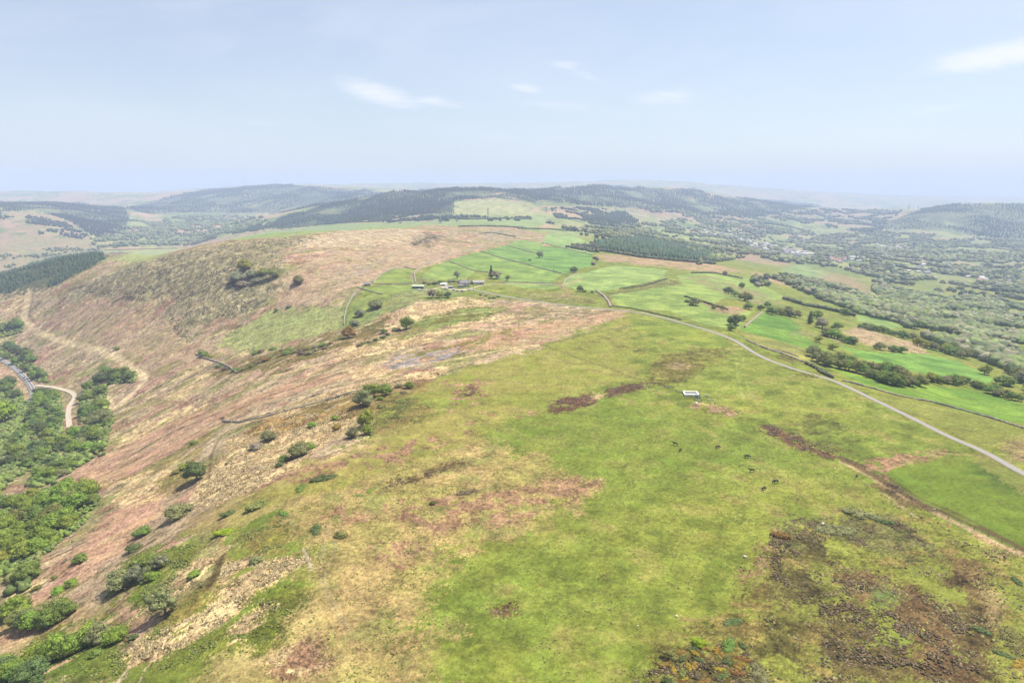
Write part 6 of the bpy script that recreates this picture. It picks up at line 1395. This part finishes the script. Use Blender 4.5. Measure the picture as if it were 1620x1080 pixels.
# ------------------------------------------------------------------ cattle
def skin_mesh(name, pts, edges, radii, mat, sub=1):
    m = bpy.data.meshes.new(name+'_cage'); m.from_pydata([tuple(p) for p in pts], edges, []); o = bpy.data.objects.new(name+'_cage', m); C.objects.link(o)
    sk = o.modifiers.new('s', 'SKIN'); ss = o.modifiers.new('u', 'SUBSURF'); ss.levels = sub; ss.render_levels = sub
    for i, r in enumerate(radii): m.skin_vertices[0].data[i].radius = r if isinstance(r, tuple) else (r, r)
    m.skin_vertices[0].data[0].use_root = True
    bpy.context.view_layer.update(); dg = bpy.context.evaluated_depsgraph_get(); out = bpy.data.meshes.new_from_object(o.evaluated_get(dg)); out.name = name
    bpy.data.objects.remove(o); out.materials.clear(); out.materials.append(mat)
    for f in out.polygons: f.use_smooth = True
    return out
HIDE = plain('black_hide', (.022,.02,.02), .7, .3, 2)
def cow_mesh(graze, name):
    P_ = [(-.85,0,1.12),(-.45,0,1.08),(0,0,1.02),(.45,0,1.05),(.75,0,1.12)]; E = [(0,1),(1,2),(2,3),(3,4)]; Rd = [(.26,.30),(.31,.36),(.34,.40),(.30,.38),(.22,.28)]
    def add(p, par, r): P_.append(p); E.append((par, len(P_)-1)); Rd.append(r); return len(P_)-1
    if graze: n = add((1.08,0,.86),4,(.14,.18)); h = add((1.3,0,.52),n,(.12,.14)); add((1.45,0,.22),h,(.08,.09)); ehz = (1.26,.58)
    else: n = add((1.08,0,1.3),4,(.14,.18)); h = add((1.32,0,1.42),n,(.13,.15)); add((1.66,0,1.26),h,(.09,.09)); ehz = (1.28,1.5)
    for s_ in (-1, 1): add((ehz[0],s_*.26,ehz[1]),h,.035)
    for s_ in (-1, 1):
        a = add((.55,s_*.2,.72),3,.12); b = add((.57,s_*.2,.42),a,.07); add((.56,s_*.2,.03),b,.06)
        a = add((-.72,s_*.2,.78),0,.15); b = add((-.86,s_*.2,.45),a,.075); add((-.8,s_*.2,.03),b,.06)
    t = add((-1.08,0,1.05),0,.05); add((-1.14,0,.5),t,.035)
    return skin_mesh(name, P_, E, Rd, HIDE)
CG = cow_mesh(True, 'grazing_cow_body'); CS = cow_mesh(False, 'standing_cow_body')
for px, py, m_, rz, sc, lab in [
 (1068,704,CS,2.6,1.15,'black cow standing leftmost in the pasture below the bare earth'), (1076,713.5,CG,.9,1.0,'black cow grazing just below the leftmost one'), (1135,709,CG,.3,1.1,'black cow grazing midway between the leftmost pair and the rest'),
 (1182,724,CG,-.2,1.15,'black cow grazing at the top of the right-hand group'), (1189,746,CS,2.9,1.1,'black cow standing second down the right-hand group'), (1227,764,CG,3.3,1.15,'black cow grazing farthest right in the herd'), (1208,775,CG,.5,1.1,'black cow grazing lowest and nearest in the herd'), (1355,754,CG,1.0,.8,'small black calf grazing near the fence by the dark bank')]:
    p = gp(px, py); o = link_mesh('cow', m_); o.location = (p[0], p[1], float(hz(p[0], p[1]))); o.rotation_euler = (0, 0, rz); o.scale = (sc,)*3; tag(o, lab, 'cow', 'black cattle scattered over the pasture')
# pale stones lying in the grass
SM = plain('pale_stone', (.45,.42,.36), .9, .2, 3)
for px, py, s_, lab in [(1009,990,.6,'small pale stone in the grass left of the gorse thicket'), (1070,975,.9,'pale stone above the gorse thicket'), (1178,881,1.2,'grey boulder on bare tan ground at the heath edge'), (1302,830,1.6,'pale boulder on the rim of the heath hollow'), (1332,842,1.1,'pale stone beside the heath hollow boulder'), (1478,806,1.0,'white stone on the worn path below the mown field'), (1442,814,1.0,'pale stone left of the worn path')]:
    p = gp(px, py); o = link_mesh('boulder', crown_mesh('boulder', [((0, 0, .2), (.5, .42, .35))], 3, .01, int(px), 1.0), None, SM); o.location = (p[0], p[1], float(hz(p[0], p[1]))); o.scale = (s_,)*3; tag(o, lab, 'stone')
# ------------------------------------------------------------------ the air
hm = newmat('haze_air'); h_ = NB(hm)
pv = h_.n('ShaderNodeVolumePrincipled', {'Color': (.54,.65,.93,1), 'Density': 0.000122, 'Anisotropy': 0.0})
h_.n('ShaderNodeOutputMaterial', {'Volume': pv.outputs[0]})
hb = bmesh.new(); bmesh.ops.create_cube(hb, size=1.0)
zb, zt = float(ZT.min())-1.5, 420.0
for v_ in hb.verts: v_.co = Vector((v_.co.x*60000, (v_.co.y+.45)*26000+0, zb if v_.co.z < 0 else zt))
hme = bpy.data.meshes.new('haze'); hb.to_mesh(hme); hz_o = link_mesh('haze', hme, None, hm); tag(hz_o, kind='stuff')
